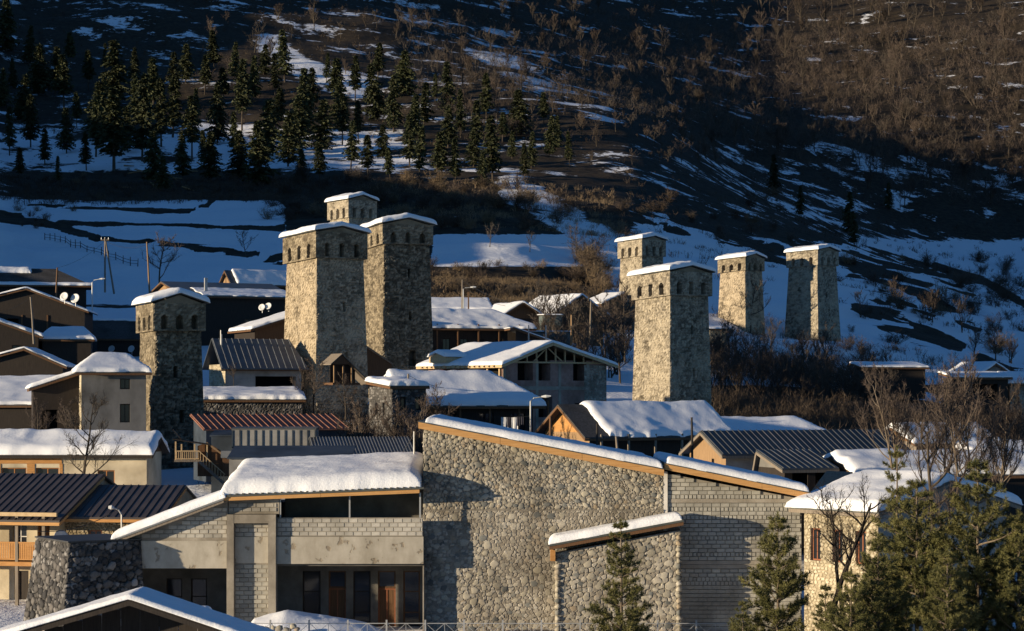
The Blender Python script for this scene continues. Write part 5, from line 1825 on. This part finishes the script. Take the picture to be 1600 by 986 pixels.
for k in range(9):
    a = k / 9
    MB().box(1.7 + 1.75 * a, 1.7 + 1.75 * (a + .12), .1, 1.0, H_(719) - 1.75 * a - .05, H_(719) - 1.75 * a).build('tread', M['wood_grey'], st)
MB().bar((1.7, .1, H_(721)), (3.5, .1, H_(758)), .06, .2).build('stringer', M['wood_grey'], st)
MB().bar((1.7, .1, H_(705)), (3.5, .1, H_(742)), .06).build('hand_rail', M['wood_new'], st)
for k in range(9):
    a = (k + .5) / 9
    x, z = 1.7 + 1.8 * a, H_(720) - 1.8 * a
    MB().box(x - .025, x + .025, .08, .12, z, z + .72).build('baluster', M['wood_new'], st)
MB().poly([(1.6, .5, H_(745)), (3.3, .5, H_(745)), (3.3, .5, H_(706)), (2.3, .5, H_(692)), (1.6, .5, H_(697))], (0, 1, 0), .08).build('plank_wall', M['wood_brown'], st)
MB().bar((2.2, .3, H_(692)), (3.4, .3, H_(712)), .08, .12).build('barge_board', M['wood_planks'], st)
MB().box(3.2, 4.4, .2, 1.6, H_(716), H_(705)).build('box_wall', M['metal_pale'], st)
MB().box(3.3, 4.3, .3, 1.5, H_(745), H_(716)).build('box_wall', M['wood_brown'], st)
# wooden entrance porch of the broad tower
tp = empty('tower_porch', W(528, 598, 190), math.radians(30), 'small gabled wooden porch high against the broad pale tower', 'porch')
s_ = S(190)
MB().box(-.5, 2.2, 0, 2.0, -.2, 0).build('floor', M['wood_brown'], tp)
for x in (-.35, .55, 1.4):
    MB().box(x, x + .12, .1, .22, 0, 1.55).build('post', M['wood_planks'], tp)
railing(tp, (-.3, .12), (1.4, .12), 0, .8, 'wood_brown', 9, .06)
for (a, b) in (((-.75, -.1, 1.6), (.4, -.1, 2.55)), ((.4, -.1, 2.55), (3.4, -.1, -.2))):
    MB().poly([a, b, (b[0], 2.2, b[2]), (a[0], 2.2, a[2])], (0, 0, 1), .09).build('roof', M['wood_grey'], tp)
MB().poly([(-.5, .6, 0), (2.0, .6, 0), (2.0, .6, 1.1), (.4, .6, 2.4), (-.5, .6, 1.7)], (0, 1, 0), .06).build('back_wall', M['wood_dark'], tp)
MB().poly([(-.6, .0, 1.65), (1.3, .0, 1.65), (.4, .0, 2.45)], (0, 1, 0), .05).build('gable', M['wood_brown'], tp)
# brick patch round the rear tower doorway
rp = empty('lean_to', W(600, 560, 208), math.radians(24), 'grey plank lean-to roof between the two big towers', 'shed')
MB().poly([(-3.4, -1, 1.9), (.6, -1, -.6), (.6, 2.5, -.6), (-3.4, 2.5, 1.9)], (0, 0, 1), .09).build('roof', M['wood_grey'], rp)
MB().poly([(-3.4, -.8, 1.8), (.5, -.8, -.6), (.5, -.8, -3.0), (-3.4, -.8, -3.0)], (0, 1, 0), .1).build('wall', M['wood_brown'], rp)

# ------------------------------------------------------------------ poles, lamps, wires
def pole(label, px, py0, py1, Y, r=.11, lean=0.0, mat='wood_grey', cross=0.0, group='utility poles', cat='pole', name='utility_pole', deep=1.0):
    h = (py0 - py1) / S(Y)
    e = empty(name, W(px, py0, Y), 0, label, cat, group)
    MB().tube([(0, 0, -deep), (lean * h * .5, 0, h * .5), (lean * h, 0, h)], [r, r * .9, r * .75], 8).build('shaft', M[mat], e)
    if cross:
        MB().bar((lean * h - cross, 0, h - .35), (lean * h + cross, 0, h - .35), .1, .1).build('crossarm', M[mat], e)
        for x in (-cross * .9, 0, cross * .9):
            MB().tube([(lean * h + x, 0, h - .3), (lean * h + x, 0, h - .1)], [.05, .035], 6).build('insulator', M['dish_white'], e)
    return e


def street_lamp(label, px, py0, py1, Y, arm=1.2, mat='galvanised'):
    h = (py0 - py1) / S(Y)
    e = empty('street_lamp', W(px, py0, Y), 0, label, 'street lamp', 'street lamps')
    MB().tube([(0, 0, -1), (0, 0, h * .9), (arm * .25, 0, h * .97), (arm, 0, h)], [.08, .07, .05, .04], 8).build('shaft', M[mat], e)
    MB().tube([(arm - .1, 0, h + .01), (arm + .25, 0, h + .03), (arm + .6, 0, h + .05)], [.06, .12, .06], 8).build('lamp_head', M['dish_white'], e)
    return e


pole('leaning grey pole in front of the dark boarded barn', 53, 522, 464, 212, .12, -.09)
pole('tall dark pole rising over the roof of the boarded barn', 87, 470, 418, 246, .12, .05, 'wood_brown')
pole('bare pole rising beside the tall leafless tree on the field edge', 234, 455, 378, 280, .12, -.06, 'wood_planks')
pole('grey pole standing beside the arched stone house', 637, 672, 584, 160, .1, .01)
pole('scaffold pole at the stone hall corner beside the corrugated roof', 647, 740, 674, 104, .05, 0, 'galvanised', deep=3)
pole('short white pipe standing on the corrugated shed edge', 608, 735, 709, 130, .07, 0, 'galvanised')
pole('thin dark pole rising above the long fascia beside the orange gable', 933, 712, 662, 108, .07, 0, 'wood_dark', deep=3)
pole('thin dark pole between the snow roof and the plank gable', 1082, 712, 652, 112, .07, -.02, 'wood_dark', deep=3)
pole('short grey prop under the dark open front', 966, 715, 682, 138, .1, -.1, 'wood_grey')
pole('dark stub pole at the orange gable end', 860, 682, 650, 146, .1, 0, 'wood_brown')
pole('white plastic pipe beside the ribbed blue grey roof', 345, 560, 516, 198, .07, 0, 'galvanised')
pole('leaning pole with wires in the orchard beside the slim pale tower', 922, 520, 470, 236, .12, .03)
pole('wooden pole next to the street lamp behind the veranda house', 722, 476, 437, 250, .1, .01)
pole('short reddish pole behind the veranda house roof', 732, 476, 456, 250, .09, 0, 'wood_brown')
pole('timber pole with a lamp bracket in front of the orchard', 893, 525, 492, 232, .12, .0, 'wood_planks')
pole('thin grey post by the flat grey green annex', 853, 530, 508, 225, .08, 0, 'galvanised')
pole('white post at the end of the flat grey green annex', 826, 520, 508, 225, .08, 0, 'galvanised')
tw = empty('utility_pole', W(164, 446, 300), 0, 'tall pole braced by a slanted strut on the snow field', 'pole', 'utility poles')
s_ = S(300)
MB().tube([(0, 0, -1), (0, 0, 74 / s_)], [.14, .11], 8).build('shaft', M['wood_grey'], tw)
MB().tube([(1.3, 0, -1.2), (.1, 0, 70 / s_)], [.14, .11], 8).build('strut', M['wood_grey'], tw)
MB().bar((-.6, 0, 71 / s_), (.6, 0, 71 / s_), .1).build('crossarm', M['wood_grey'], tw)
for x in (-.5, 0, .5):
    MB().tube([(x, 0, 72 / s_), (x, 0, 75 / s_)], [.07, .05], 6).build('insulator', M['dish_white'], tw)
street_lamp('white street lamp on the path between barn and snow field', 144, 492, 436, 262, 1.0, 'dish_white')
street_lamp('street lamp beside the laundry house and unfinished house', 829, 690, 620, 156, .9)
street_lamp('street lamp arm over the veranda house roof', 724, 474, 449, 249, .9)


def cable(a, b, sag, label, group='overhead wires'):
    a, b = Vector(a), Vector(b)
    pts = [a.lerp(b, t) - Vector((0, 0, sag * 4 * t * (1 - t))) for t in np.linspace(0, 1, 12)]
    tag(MB().tube(pts, [.018] * 12, 4).build('overhead_wire', M['iron']), label, 'wire', group)


cable(W(722, 438, 250), W(800, 474, 240), .3, 'wire from the street lamp pole down to the brown gable')
cable(W(722, 446, 250), W(790, 478, 244), .4, 'lower wire from the street lamp pole to the brown gable')
cable(W(87, 419, 246), W(164, 376, 300), .6, 'wire from the barn pole up to the braced pole')
cable(W(48, 465, 212), W(-30, 495, 210), .4, 'wire from the leaning grey pole out past the frame edge')
cable(W(164, 376, 300), W(236, 380, 280), .8, 'wire from the braced pole to the pole by the tall leafless tree')
cable(W(647, 676, 104), W(608, 710, 130), .5, 'cable from the scaffold pole to the short white pipe')
cable(W(922, 471, 236), W(1010, 540, 215), .8, 'wire from the leaning orchard pole to the arched window tower')
cable(W(637, 586, 160), W(760, 600, 172), .7, 'wire from the pole by the arched stone house to the wide eave')
cable(W(637, 588, 160), W(530, 600, 188), .8, 'wire from the pole by the arched stone house to the tower porch')
cable(W(190, 792, 109), W(60, 830, 106), .4, 'wire sagging along the rough stone wall to the balcony')
for i, (px, py, Y, r, lb) in enumerate(((100, 463, 236, .5, 'satellite dish half hidden by the tall dark barn pole'), (117, 466, 236, .55, 'big satellite dish on the dark hipped house above the barn'), (174, 545, 244, .42, 'satellite dish under the eave of the grey shingled house'), (205, 545, 246, .42, 'satellite dish close to the dark tower under the shingled eave'), (409, 480, 250, .42, 'satellite dish under the chalet roof'), (419, 478, 250, .42, 'second satellite dish under the chalet roof'))):
    dish(W(px, py, Y), r, -.35, lb)

# ------------------------------------------------------------------ wattle fence on the field, fallen logs
def field_fence(pts, n, label):
    e = empty('field_fence', (0, 0, 0), 0, label, 'fence', 'rough fences on the snow field')
    P = []
    for i in range(n):
        t = i / (n - 1) * (len(pts) - 1)
        k = min(int(t), len(pts) - 2)
        px = pts[k][0] + (pts[k + 1][0] - pts[k][0]) * (t - k)
        py = pts[k][1] + (pts[k + 1][1] - pts[k][1]) * (t - k)
        Y = find_Y(px, py, 250) or 350
        P.append(on_ground(px, Y))
    for p in P:
        MB().tube([p - Vector((0, 0, .4)), p + Vector((random.uniform(-.1, .1), 0, random.uniform(1.1, 1.6)))], [.09, .06], 5).build('fence_post', M['wood_dark'], e)
    for a, b in zip(P[:-1], P[1:]):
        for z in (.45, .95):
            MB().bar(a + Vector((0, 0, z)), b + Vector((0, 0, z)), .07).build('fence_rail', M['wood_dark'], e)


field_fence([(70, 376), (130, 392), (215, 420)], 16, 'rough rail fence running down the snow field')
field_fence([(8, 312), (38, 320)], 5, 'short rail fence at the field corner below the firs')
for i in range(16):
    px, py = random.uniform(190, 380), random.uniform(262, 300)
    Y = find_Y(px, py, 400)
    a = random.uniform(-.9, .9)
    L = random.uniform(3, 6)
    p = on_ground(px, Y)
    o = MB().tube([(-L / 2, 0, 0), (L / 2, 0, 0)], [.2, .14], 7).build('fallen_log', M['wood_planks'])
    o.location = p + Vector((0, 0, .3))
    o.rotation_euler = (0, random.uniform(-.2, .6), a)
    tag(o, 'felled log lying on the brown bank below the firs', 'log', 'felled logs below the firs')
# ------------------------------------------------------------------ trees on the hillside
def put(name, pair, px, py, h_px, label, group, base_h, lo=300, sxy=1.0):
    Y = find_Y(px, py, lo)
    if Y is None:
        return None
    sc = h_px / S(Y) / base_h
    r = plant_tree(name, pair, on_ground(px, Y, .2), sc * sxy, random.uniform(0, 6.28), label, 'tree', group, 1.0 / sxy)
    r.rotation_euler = (random.gauss(0, .035), random.gauss(0, .035), r.rotation_euler[2])
    return r


FIRL = 'dark fir standing in the belt of firs on the snowy hillside'
firs = [(180, 165, 88), (270, 150, 80), (335, 110, 70), (100, 170, 78), (5, 170, 80), (445, 130, 72), (555, 160, 80), (630, 150, 70), (700, 180, 78), (760, 190, 70), (815, 215, 66), (858, 245, 62), (890, 260, 50), (645, 225, 86), (590, 130, 60), (745, 240, 76), (820, 280, 58), (30, 285, 60), (240, 285, 72), (285, 280, 80), (500, 290, 70), (375, 280, 78), (530, 200, 84), (150, 250, 86), (48, 232, 80), (152, 222, 90), (270, 215, 85), (320, 262, 75), (378, 205, 100), (418, 245, 80), (488, 172, 66), (535, 228, 85), (598, 248, 70), (700, 232, 66), (655, 280, 72), (752, 292, 64), (800, 250, 52), (90, 290, 58), (215, 195, 70), (350, 165, 72), (252, 232, 96), (160, 175, 70), (110, 105, 60), (45, 100, 66), (210, 130, 55), (320, 150, 58), (412, 118, 50), (468, 240, 88), (15, 245, 95), (70, 258, 72), (104, 240, 85), (178, 270, 150), (222, 255, 120), (300, 250, 105), (340, 225, 110), (395, 165, 85), (435, 210, 70), (475, 205, 85), (502, 240, 78),
        (548, 265, 95), (405, 290, 92), (615, 210, 105), (662, 205, 70), (720, 215, 80), (690, 290, 85), (712, 290, 92), (770, 285, 90), (850, 200, 50), (62, 150, 92), (86, 148, 95), (138, 140, 70), (10, 80, 75), (450, 262, 92), (575, 275, 75),
        (240, 170, 80), (290, 132, 55), (165, 115, 60), (365, 240, 80), (525, 170, 72), (590, 190, 80), (640, 260, 82), (785, 225, 60), (255, 300, 65), (330, 285, 70), (135, 268, 60), (35, 190, 70), (200, 240, 90),
        (430, 150, 58), (510, 130, 50), (560, 225, 70), (680, 160, 55), (305, 190, 62), (120, 200, 60), (470, 285, 66), (740, 262, 58), (610, 285, 60), (20, 140, 62), (365, 125, 60)]
for i, (px, py, hp) in enumerate(firs):
    hp = hp * random.uniform(.78, 1.18)
    put('fir_tree', FIRS[(i * 3 + i // 5) % 5], px, py, hp, FIRL, 'firs on the hillside', 14.0, 380, random.uniform(.95, 1.5))
for px, py, hp in ((1210, 300, 60), (1325, 370, 70), (1335, 385, 55), (1250, 340, 50), (1390, 330, 45), (830, 265, 60), (870, 235, 55)):
    put('fir_tree', FIRS[int(px) % 5], px, py, hp, 'dim fir in the shaded ravine beyond the towers', 'firs in the shaded ravine', 14.0, 380)

# bare trees: upper slopes
rs = np.random.default_rng(5)
BL = 'leafless brown tree among the scattered trees of the upper slope'
n_b = 0
for k in range(1800):
    if n_b >= 230:
        break
    px, py = rs.uniform(330, 1290), rs.uniform(-10, 265)
    # along the ridge that falls from top centre to the right
    ridge = 150 + (px - 900) * .45
    d = abs(py - ridge) / 80
    want = max(math.exp(-d * d) if px > 640 else 0, .45 if (px < 660 and py < 130) else 0, .9 if (680 < px < 1080 and py < 230) else 0)
    if rs.uniform() > want:
        continue
    if put('bare_tree', BARES[rs.integers(5)], px, py, rs.uniform(22, 46), BL, 'bare trees on the upper slope', 9.0, 420):
        n_b += 1
FL = 'leafless tree of the brown wood on the far sunlit slope'
n_b = 0
for k in range(2500):
    if n_b >= 290:
        break
    px, py = rs.uniform(1040, 1625), rs.uniform(-10, 330)
    if rs.uniform() > min(1, .10 + 1.1 * float(sstep(1060, 1330, px + (140 - abs(py - 140)) * .5))):
        continue
    if px < 1330 and py > 250:
        continue
    Y = find_Y(px, py, 880)
    if Y is None:
        continue
    sc = rs.uniform(26, 54) / S(Y) / 9.0
    plant_tree('wood_tree', BARES[rs.integers(5)], on_ground(px, Y, .3), sc, rs.uniform(0, 6), FL, 'tree', 'bare wood on the far slope')
    n_b += 1
# shrubs on banks and terraces
SL = 'brown leafless shrub on the banks between field and towers'
n_s = 0
for (x0, x1, y0, y1, n, a, b) in ((640, 900, 292, 365, 46, 14, 34), (400, 640, 285, 345, 30, 16, 36), (676, 905, 418, 470, 44, 10, 20), (900, 965, 395, 480, 16, 22, 44), (60, 400, 275, 315, 24, 8, 18), (1310, 1600, 400, 560, 60, 12, 34), (960, 1240, 300, 380, 22, 12, 26), (0, 120, 330, 360, 10, 8, 14)):
    for _ in range(n):
        px, py = rs.uniform(x0, x1), rs.uniform(y0, y1)
        Y = find_Y(px, py, 285)
        if Y is None:
            continue
        o = link('bare_shrub', SHRUBS[rs.integers(4)])
        o.location = on_ground(px, Y, .1)
        s_ = rs.uniform(a, b) / S(Y) / 2.2
        o.scale = (s_ * rs.uniform(1, 1.5), s_ * 1.2, s_)
        o.rotation_euler = (0, 0, rs.uniform(0, 6.28))
        tag(o, SL, 'shrub', 'shrubs on the banks')
# single trees that can be told apart
for px, py, hp, Ymin, k, lb in ((250, 458, 105, 268, 0, 'tall leafless tree beside the bare pole at the field edge'), (385, 402, 52, 300, 2, 'small round leafless tree on the plateau slope'), (900, 400, 55, 330, 0, 'leafless tree on the lip of the plateau above the orchard'),
                               (765, 388, 44, 320, 2, 'bushy leafless tree in the middle of the plateau bank'), (828, 395, 40, 320, 4, 'thin leafless tree on the snowy spur'), (1172, 522, 105, 300, 2, 'wide leafless tree in front of the pale square tower'), (1455, 505, 76, 300, 3, 'upright leafless tree alone on the shaded snow slope'), (1500, 520, 60, 300, 1, 'leafless tree right of the upright one on the snow slope'),
                               (1555, 565, 66, 260, 0, 'leafless tree above the pale gable barn'), (1520, 560, 56, 260, 1, 'leafless tree beside the lane above the barns'), (1580, 570, 60, 260, 3, 'leafless tree at the frame edge above the lane'), (1345, 500, 50, 300, 4, 'dark leafless tree on the slope right of the rightmost tower'), (1400, 480, 50, 300, 1, 'dark leafless tree high on the shaded snow slope')):
    Y = find_Y(px, py, Ymin) or 320
    plant_tree('bare_tree', BARES[k], on_ground(px, Y, .2), hp / S(Y) / 9.0, px * .7, lb, 'tree', 'single bare trees')
ORL = 'leafless orchard tree among the thicket below the slim pale tower'
for i in range(32):
    px, py = rs.uniform(842, 975), rs.uniform(505, 570)
    Y = 236 + (560 - py) * .7 + rs.uniform(-4, 4)
    p = on_ground(px, Y, .2)
    plant_tree('orchard_tree', BARES[rs.integers(5)], p, rs.uniform(75, 125) / S(Y) / 9.0, rs.uniform(0, 6), ORL, 'tree', 'orchard below the slim tower')
THL = 'dark leafless orchard tree on the bank below the rightmost tower'
for i in range(70):
    px = rs.uniform(1112, 1400)
    Y = rs.uniform(238, 300)
    p = on_ground(px, Y, .2)
    plant_tree('orchard_tree', BARES[rs.integers(5)], p, rs.uniform(40, 80) / S(Y) / 9.0, rs.uniform(0, 6), THL, 'tree', 'orchard below the rightmost tower')
# thicket on the dark bank: one mass
def thicket(name, spots, label, hmin, hmax, mat='scrub', seed=3, n=700, wdt=.025):
    rs = np.random.default_rng(seed)
    P = np.array([np.array(on_ground(*spots(rs), .1)) for _ in range(n)])
    H = rs.uniform(hmin, hmax, (n, 1, 1))
    d = rs.normal(size=(n, 8, 3)) * .45
    d[..., 2] = 1.0
    d /= np.linalg.norm(d, axis=2, keepdims=True)
    e = P[:, None, :] + rs.normal(size=(n, 8, 3)) * (.45, .45, 0)
    q = e + d * H * rs.uniform(.5, 1, (n, 8, 1))
    a = e[:, :, None, :] + (q - e)[:, :, None, :] * rs.uniform(.3, .95, (n, 8, 6, 1))
    dd = d[:, :, None, :] + rs.normal(size=(n, 8, 6, 3)) * .6
    dd /= np.linalg.norm(dd, axis=3, keepdims=True)
    b = a + dd * H[..., None] * rs.uniform(.15, .4, (n, 8, 6, 1))
    p0 = np.concatenate([e.reshape(-1, 3), a.reshape(-1, 3)])
    p1 = np.concatenate([q.reshape(-1, 3), b.reshape(-1, 3)])
    w = np.concatenate([np.full(n * 8, wdt), np.full(n * 48, wdt * .6)])[:, None]
    s = np.cross(p1 - p0, rs.normal(size=p0.shape))
    s = s / (np.linalg.norm(s, axis=1, keepdims=True) + 1e-9) * w
    Vv = np.stack([p0 - s, p0 + s, p1], 1).reshape(-1, 3)
    o = link(name, np_mesh(name, Vv, np.arange(len(Vv)).reshape(-1, 3), M[mat], False))
    tag(o, label, 'thicket', None, 'stuff')


thicket('thicket', lambda r: (r.uniform(1108, 1640), r.uniform(172, 236)), 'dark bare thicket covering the bank behind the lower roofs', 1.2, 3.0, 'scrub', 3, 1500)
thicket('brushwood', lambda r: (r.uniform(560, 1000), r.uniform(140, 175)), 'brown brushwood between the lower sheds and stone house', .8, 2.2, 'scrub', 4, 500)
thicket('brushwood', lambda r: (r.uniform(20, 230), r.uniform(176, 210)), 'tangled bare brush between the black sheds', 1.0, 3.0, 'scrub', 5, 420)
thicket('brushwood', lambda r: (r.uniform(325, 560), r.uniform(160, 176)), 'bare brush growing behind the rusty ribbed roof', 1.0, 2.4, 'scrub', 6, 420)
thicket('brushwood', lambda r: (r.uniform(460, 585), r.uniform(160, 192)), 'bare tangle of brush at the broad tower foot', 1.5, 4.2, 'scrub', 7, 420)
thicket('brushwood', lambda r: (r.uniform(-60, 660), r.uniform(500, 565)), 'brown scrub on the bank below the firs', .8, 2.2, 'scrub', 9, 1600, .05)
thicket('brushwood', lambda r: (r.uniform(0, 1600), r.uniform(680, 1500)), 'low brown scrub over the upper mountain slopes', 1.0, 3.0, 'scrub', 8, 3200, .07)

def wood_spot(x0, x1, y0, y1):
    return lambda r: (r.uniform(x0, x1), r.uniform(y0, y1))


thicket('bare_wood', wood_spot(1060, 1680, 1000, 1420), 'fine brown leafless wood filling the far slope', 3.5, 8.5, 'twigs', 21, 2600, .055)
thicket('bare_wood', wood_spot(620, 1120, 820, 1400), 'thin leafless wood over the upper middle slope', 2.5, 7.0, 'twigs_grey', 22, 900, .055)
thicket('scrubland', wood_spot(1105, 1360, 244, 292), 'dense dark orchard brush below the pale square tower', 2.0, 5.0, 'scrub', 27, 420, .03)
thicket('scrubland', wood_spot(1110, 1640, 262, 345), 'dark leafless scrub on the slope beside the rightmost tower', .8, 2.4, 'scrub', 23, 420, .035)
thicket('scrubland', wood_spot(560, 960, 430, 560), 'brown scrub on the slope above the plateau', .7, 2.0, 'straw', 24, 700, .04)
thicket('scrubland', wood_spot(676, 905, 300, 348), 'straw coloured brush on the terrace bank behind the veranda house', .6, 1.6, 'straw', 25, 700, .03)
thicket('scrubland', wood_spot(960, 1640, 400, 640), 'dark scattered brush on the shaded snow slope', .8, 2.2, 'scrub', 26, 420, .05)

# ------------------------------------------------------------------ trees among the near houses
fine = dict(limbs=12, subs=8, tw=9, fine=4)
t = bare_tree(201, 5.5, .42, 12, 8, 9, 4, .09, .2, .1, .012, 1, 'bark', 'twigs_grey')
plant_tree('bare_tree', t, W(128, 775, 126), 1.3, .4, 'gnarled leafless fruit tree in front of the orange boarded house', 'tree')
t = bare_tree(202, 6.6, .5, 9, 7, 7, 3, .15, .3, .1, .014, 1, 'bark_black', 'bark_black', .18, .35)
plant_tree('bare_tree', t, W(1298, 960, 91), 1.0, .0, 'black leafless tree trunk leaning left before the cream stone house', 'tree')
t = bare_tree(203, 6.4, .45, 9, 7, 7, 3, .12, .32, .1, .014, 1, 'bark_black', 'bark_black', .12, .35)
plant_tree('bare_tree', t, W(1318, 960, 91.4), 1.0, 2.0, 'black leafless tree trunk beside the leaning one, leaning right', 'tree')
t = bare_tree(204, 12.6, .33, 13, 9, 9, 4, .2, .46, .16, .013, 1, 'bark', 'twigs', .02, .3)
plant_tree('bare_tree', t, ((1452 - 800) * 91 / F, 91, -.3), 1.0, .8, 'tall leafless tree with a dark forked trunk above the pines', 'tree')
for i, (px, py, hp, lb) in enumerate(((1405, 690, 130, 'slender leafless tree with upright shoots left of the tall one'), (1510, 720, 160, 'leafless tree with fine reddish shoots right of the tall one'), (1560, 740, 150, 'leafless reddish tree near the frame edge above the pines'), (1475, 700, 140, 'pale slender leafless tree behind the tall forked one'))):
    t = bare_tree(210 + i, 5.0, .42, 13, 8, 8, 4, .06, .15, .3, .012, 2, 'bark_pale', 'twigs')
    plant_tree('bare_tree', t, W(px, py + 60, 112 + i * 2), hp / S(112) / 5.0 * 1.65, i, lb, 'tree')
t = bare_tree(220, 4.0, .45, 10, 7, 8, 3, .06, .2, .15, .012, 1, 'bark', 'twigs')
for i, (px, py, Y, hp, lb) in enumerate(((60, 700, 150, 95, 'leafless tree before the dark lean-to'), (105, 690, 148, 80, 'leafless tree at the lean-to corner by the plaster house'), (680, 660, 154, 75, 'small leafless tree in front of the laundry house'), (490, 640, 184, 100, 'leafless tree growing against the broad pale tower'), (540, 650, 182, 80, 'leafless tree under the tower porch'), (365, 600, 190, 40, 'small leafless tree before the lit stone wall'), (470, 630, 186, 70, 'crooked leafless tree at the broad tower corner'))):
    plant_tree('bare_tree', t, W(px, py, Y), hp / S(Y) / 4.0, i * 1.7, lb, 'tree')

for i in range(11):
    px, Y = 566 + i * 12.5 + rs.uniform(-4, 4), rs.uniform(149, 154)
    plant_tree('bare_tree', t, on_ground(px, Y, .2), rs.uniform(7.0, 9.5) / 4.0, i * 1.3, 'leafless tree in the row before the arched stone house', 'tree', 'bare trees before the arched stone house')

# ------------------------------------------------------------------ pines in front
PA = pine(301, 6.2, 1.7, 15, 18)
PB = pine(302, 6.8, 2.25, 17, 18)
PC = pine(303, 8.0, 2.8, 20, 18)
PD = pine(304, 9.0, 1.9, 17, 16, .1, sparse=.25)
for pr, px, top, Y, h0, lb, rz in ((PA, 970, 815, 88, 6.2, 'young pine in front of the small stone annex', .3), (PB, 1215, 803, 87, 6.8, 'young pine before the grey block wall', 1.1), (PC, 1432, 752, 85, 8.0, 'bushy pine covering the cream stone house corner', 2.0), (PC, 1528, 722, 84, 8.0, 'broad tall pine nearest the frame edge', 4.2),
                                   (PD, 1402, 700, 87, 9.0, 'slender sparse pine with a bare pale stem', .6), (PB, 1372, 838, 81, 6.8, 'low pine at the foot of the slender sparse pine', 2.7), (PB, 1592, 800, 83, 6.8, 'pine cut by the frame edge', 5.1), (PA, 1290, 915, 82, 6.2, 'small pine below the black leafless trunks', 3.3), (PB, 1480, 858, 79, 6.8, 'front pine between the two big pines', .9), (PA, 1160, 940, 84, 6.2, 'pine tip beside the block wall near the fence end', 1.9), (PB, 1330, 890, 80, 6.8, 'wide low pine left of the bushy pine', 5.6)):
    zt = zpy(top, Y)
    zb = -.3
    sc = (zt - zb) / h0
    plant_tree('pine_tree', pr, ((px - 800) * Y / F, Y, zb), sc, rz, lb, 'tree', 'pines in front of the halls')
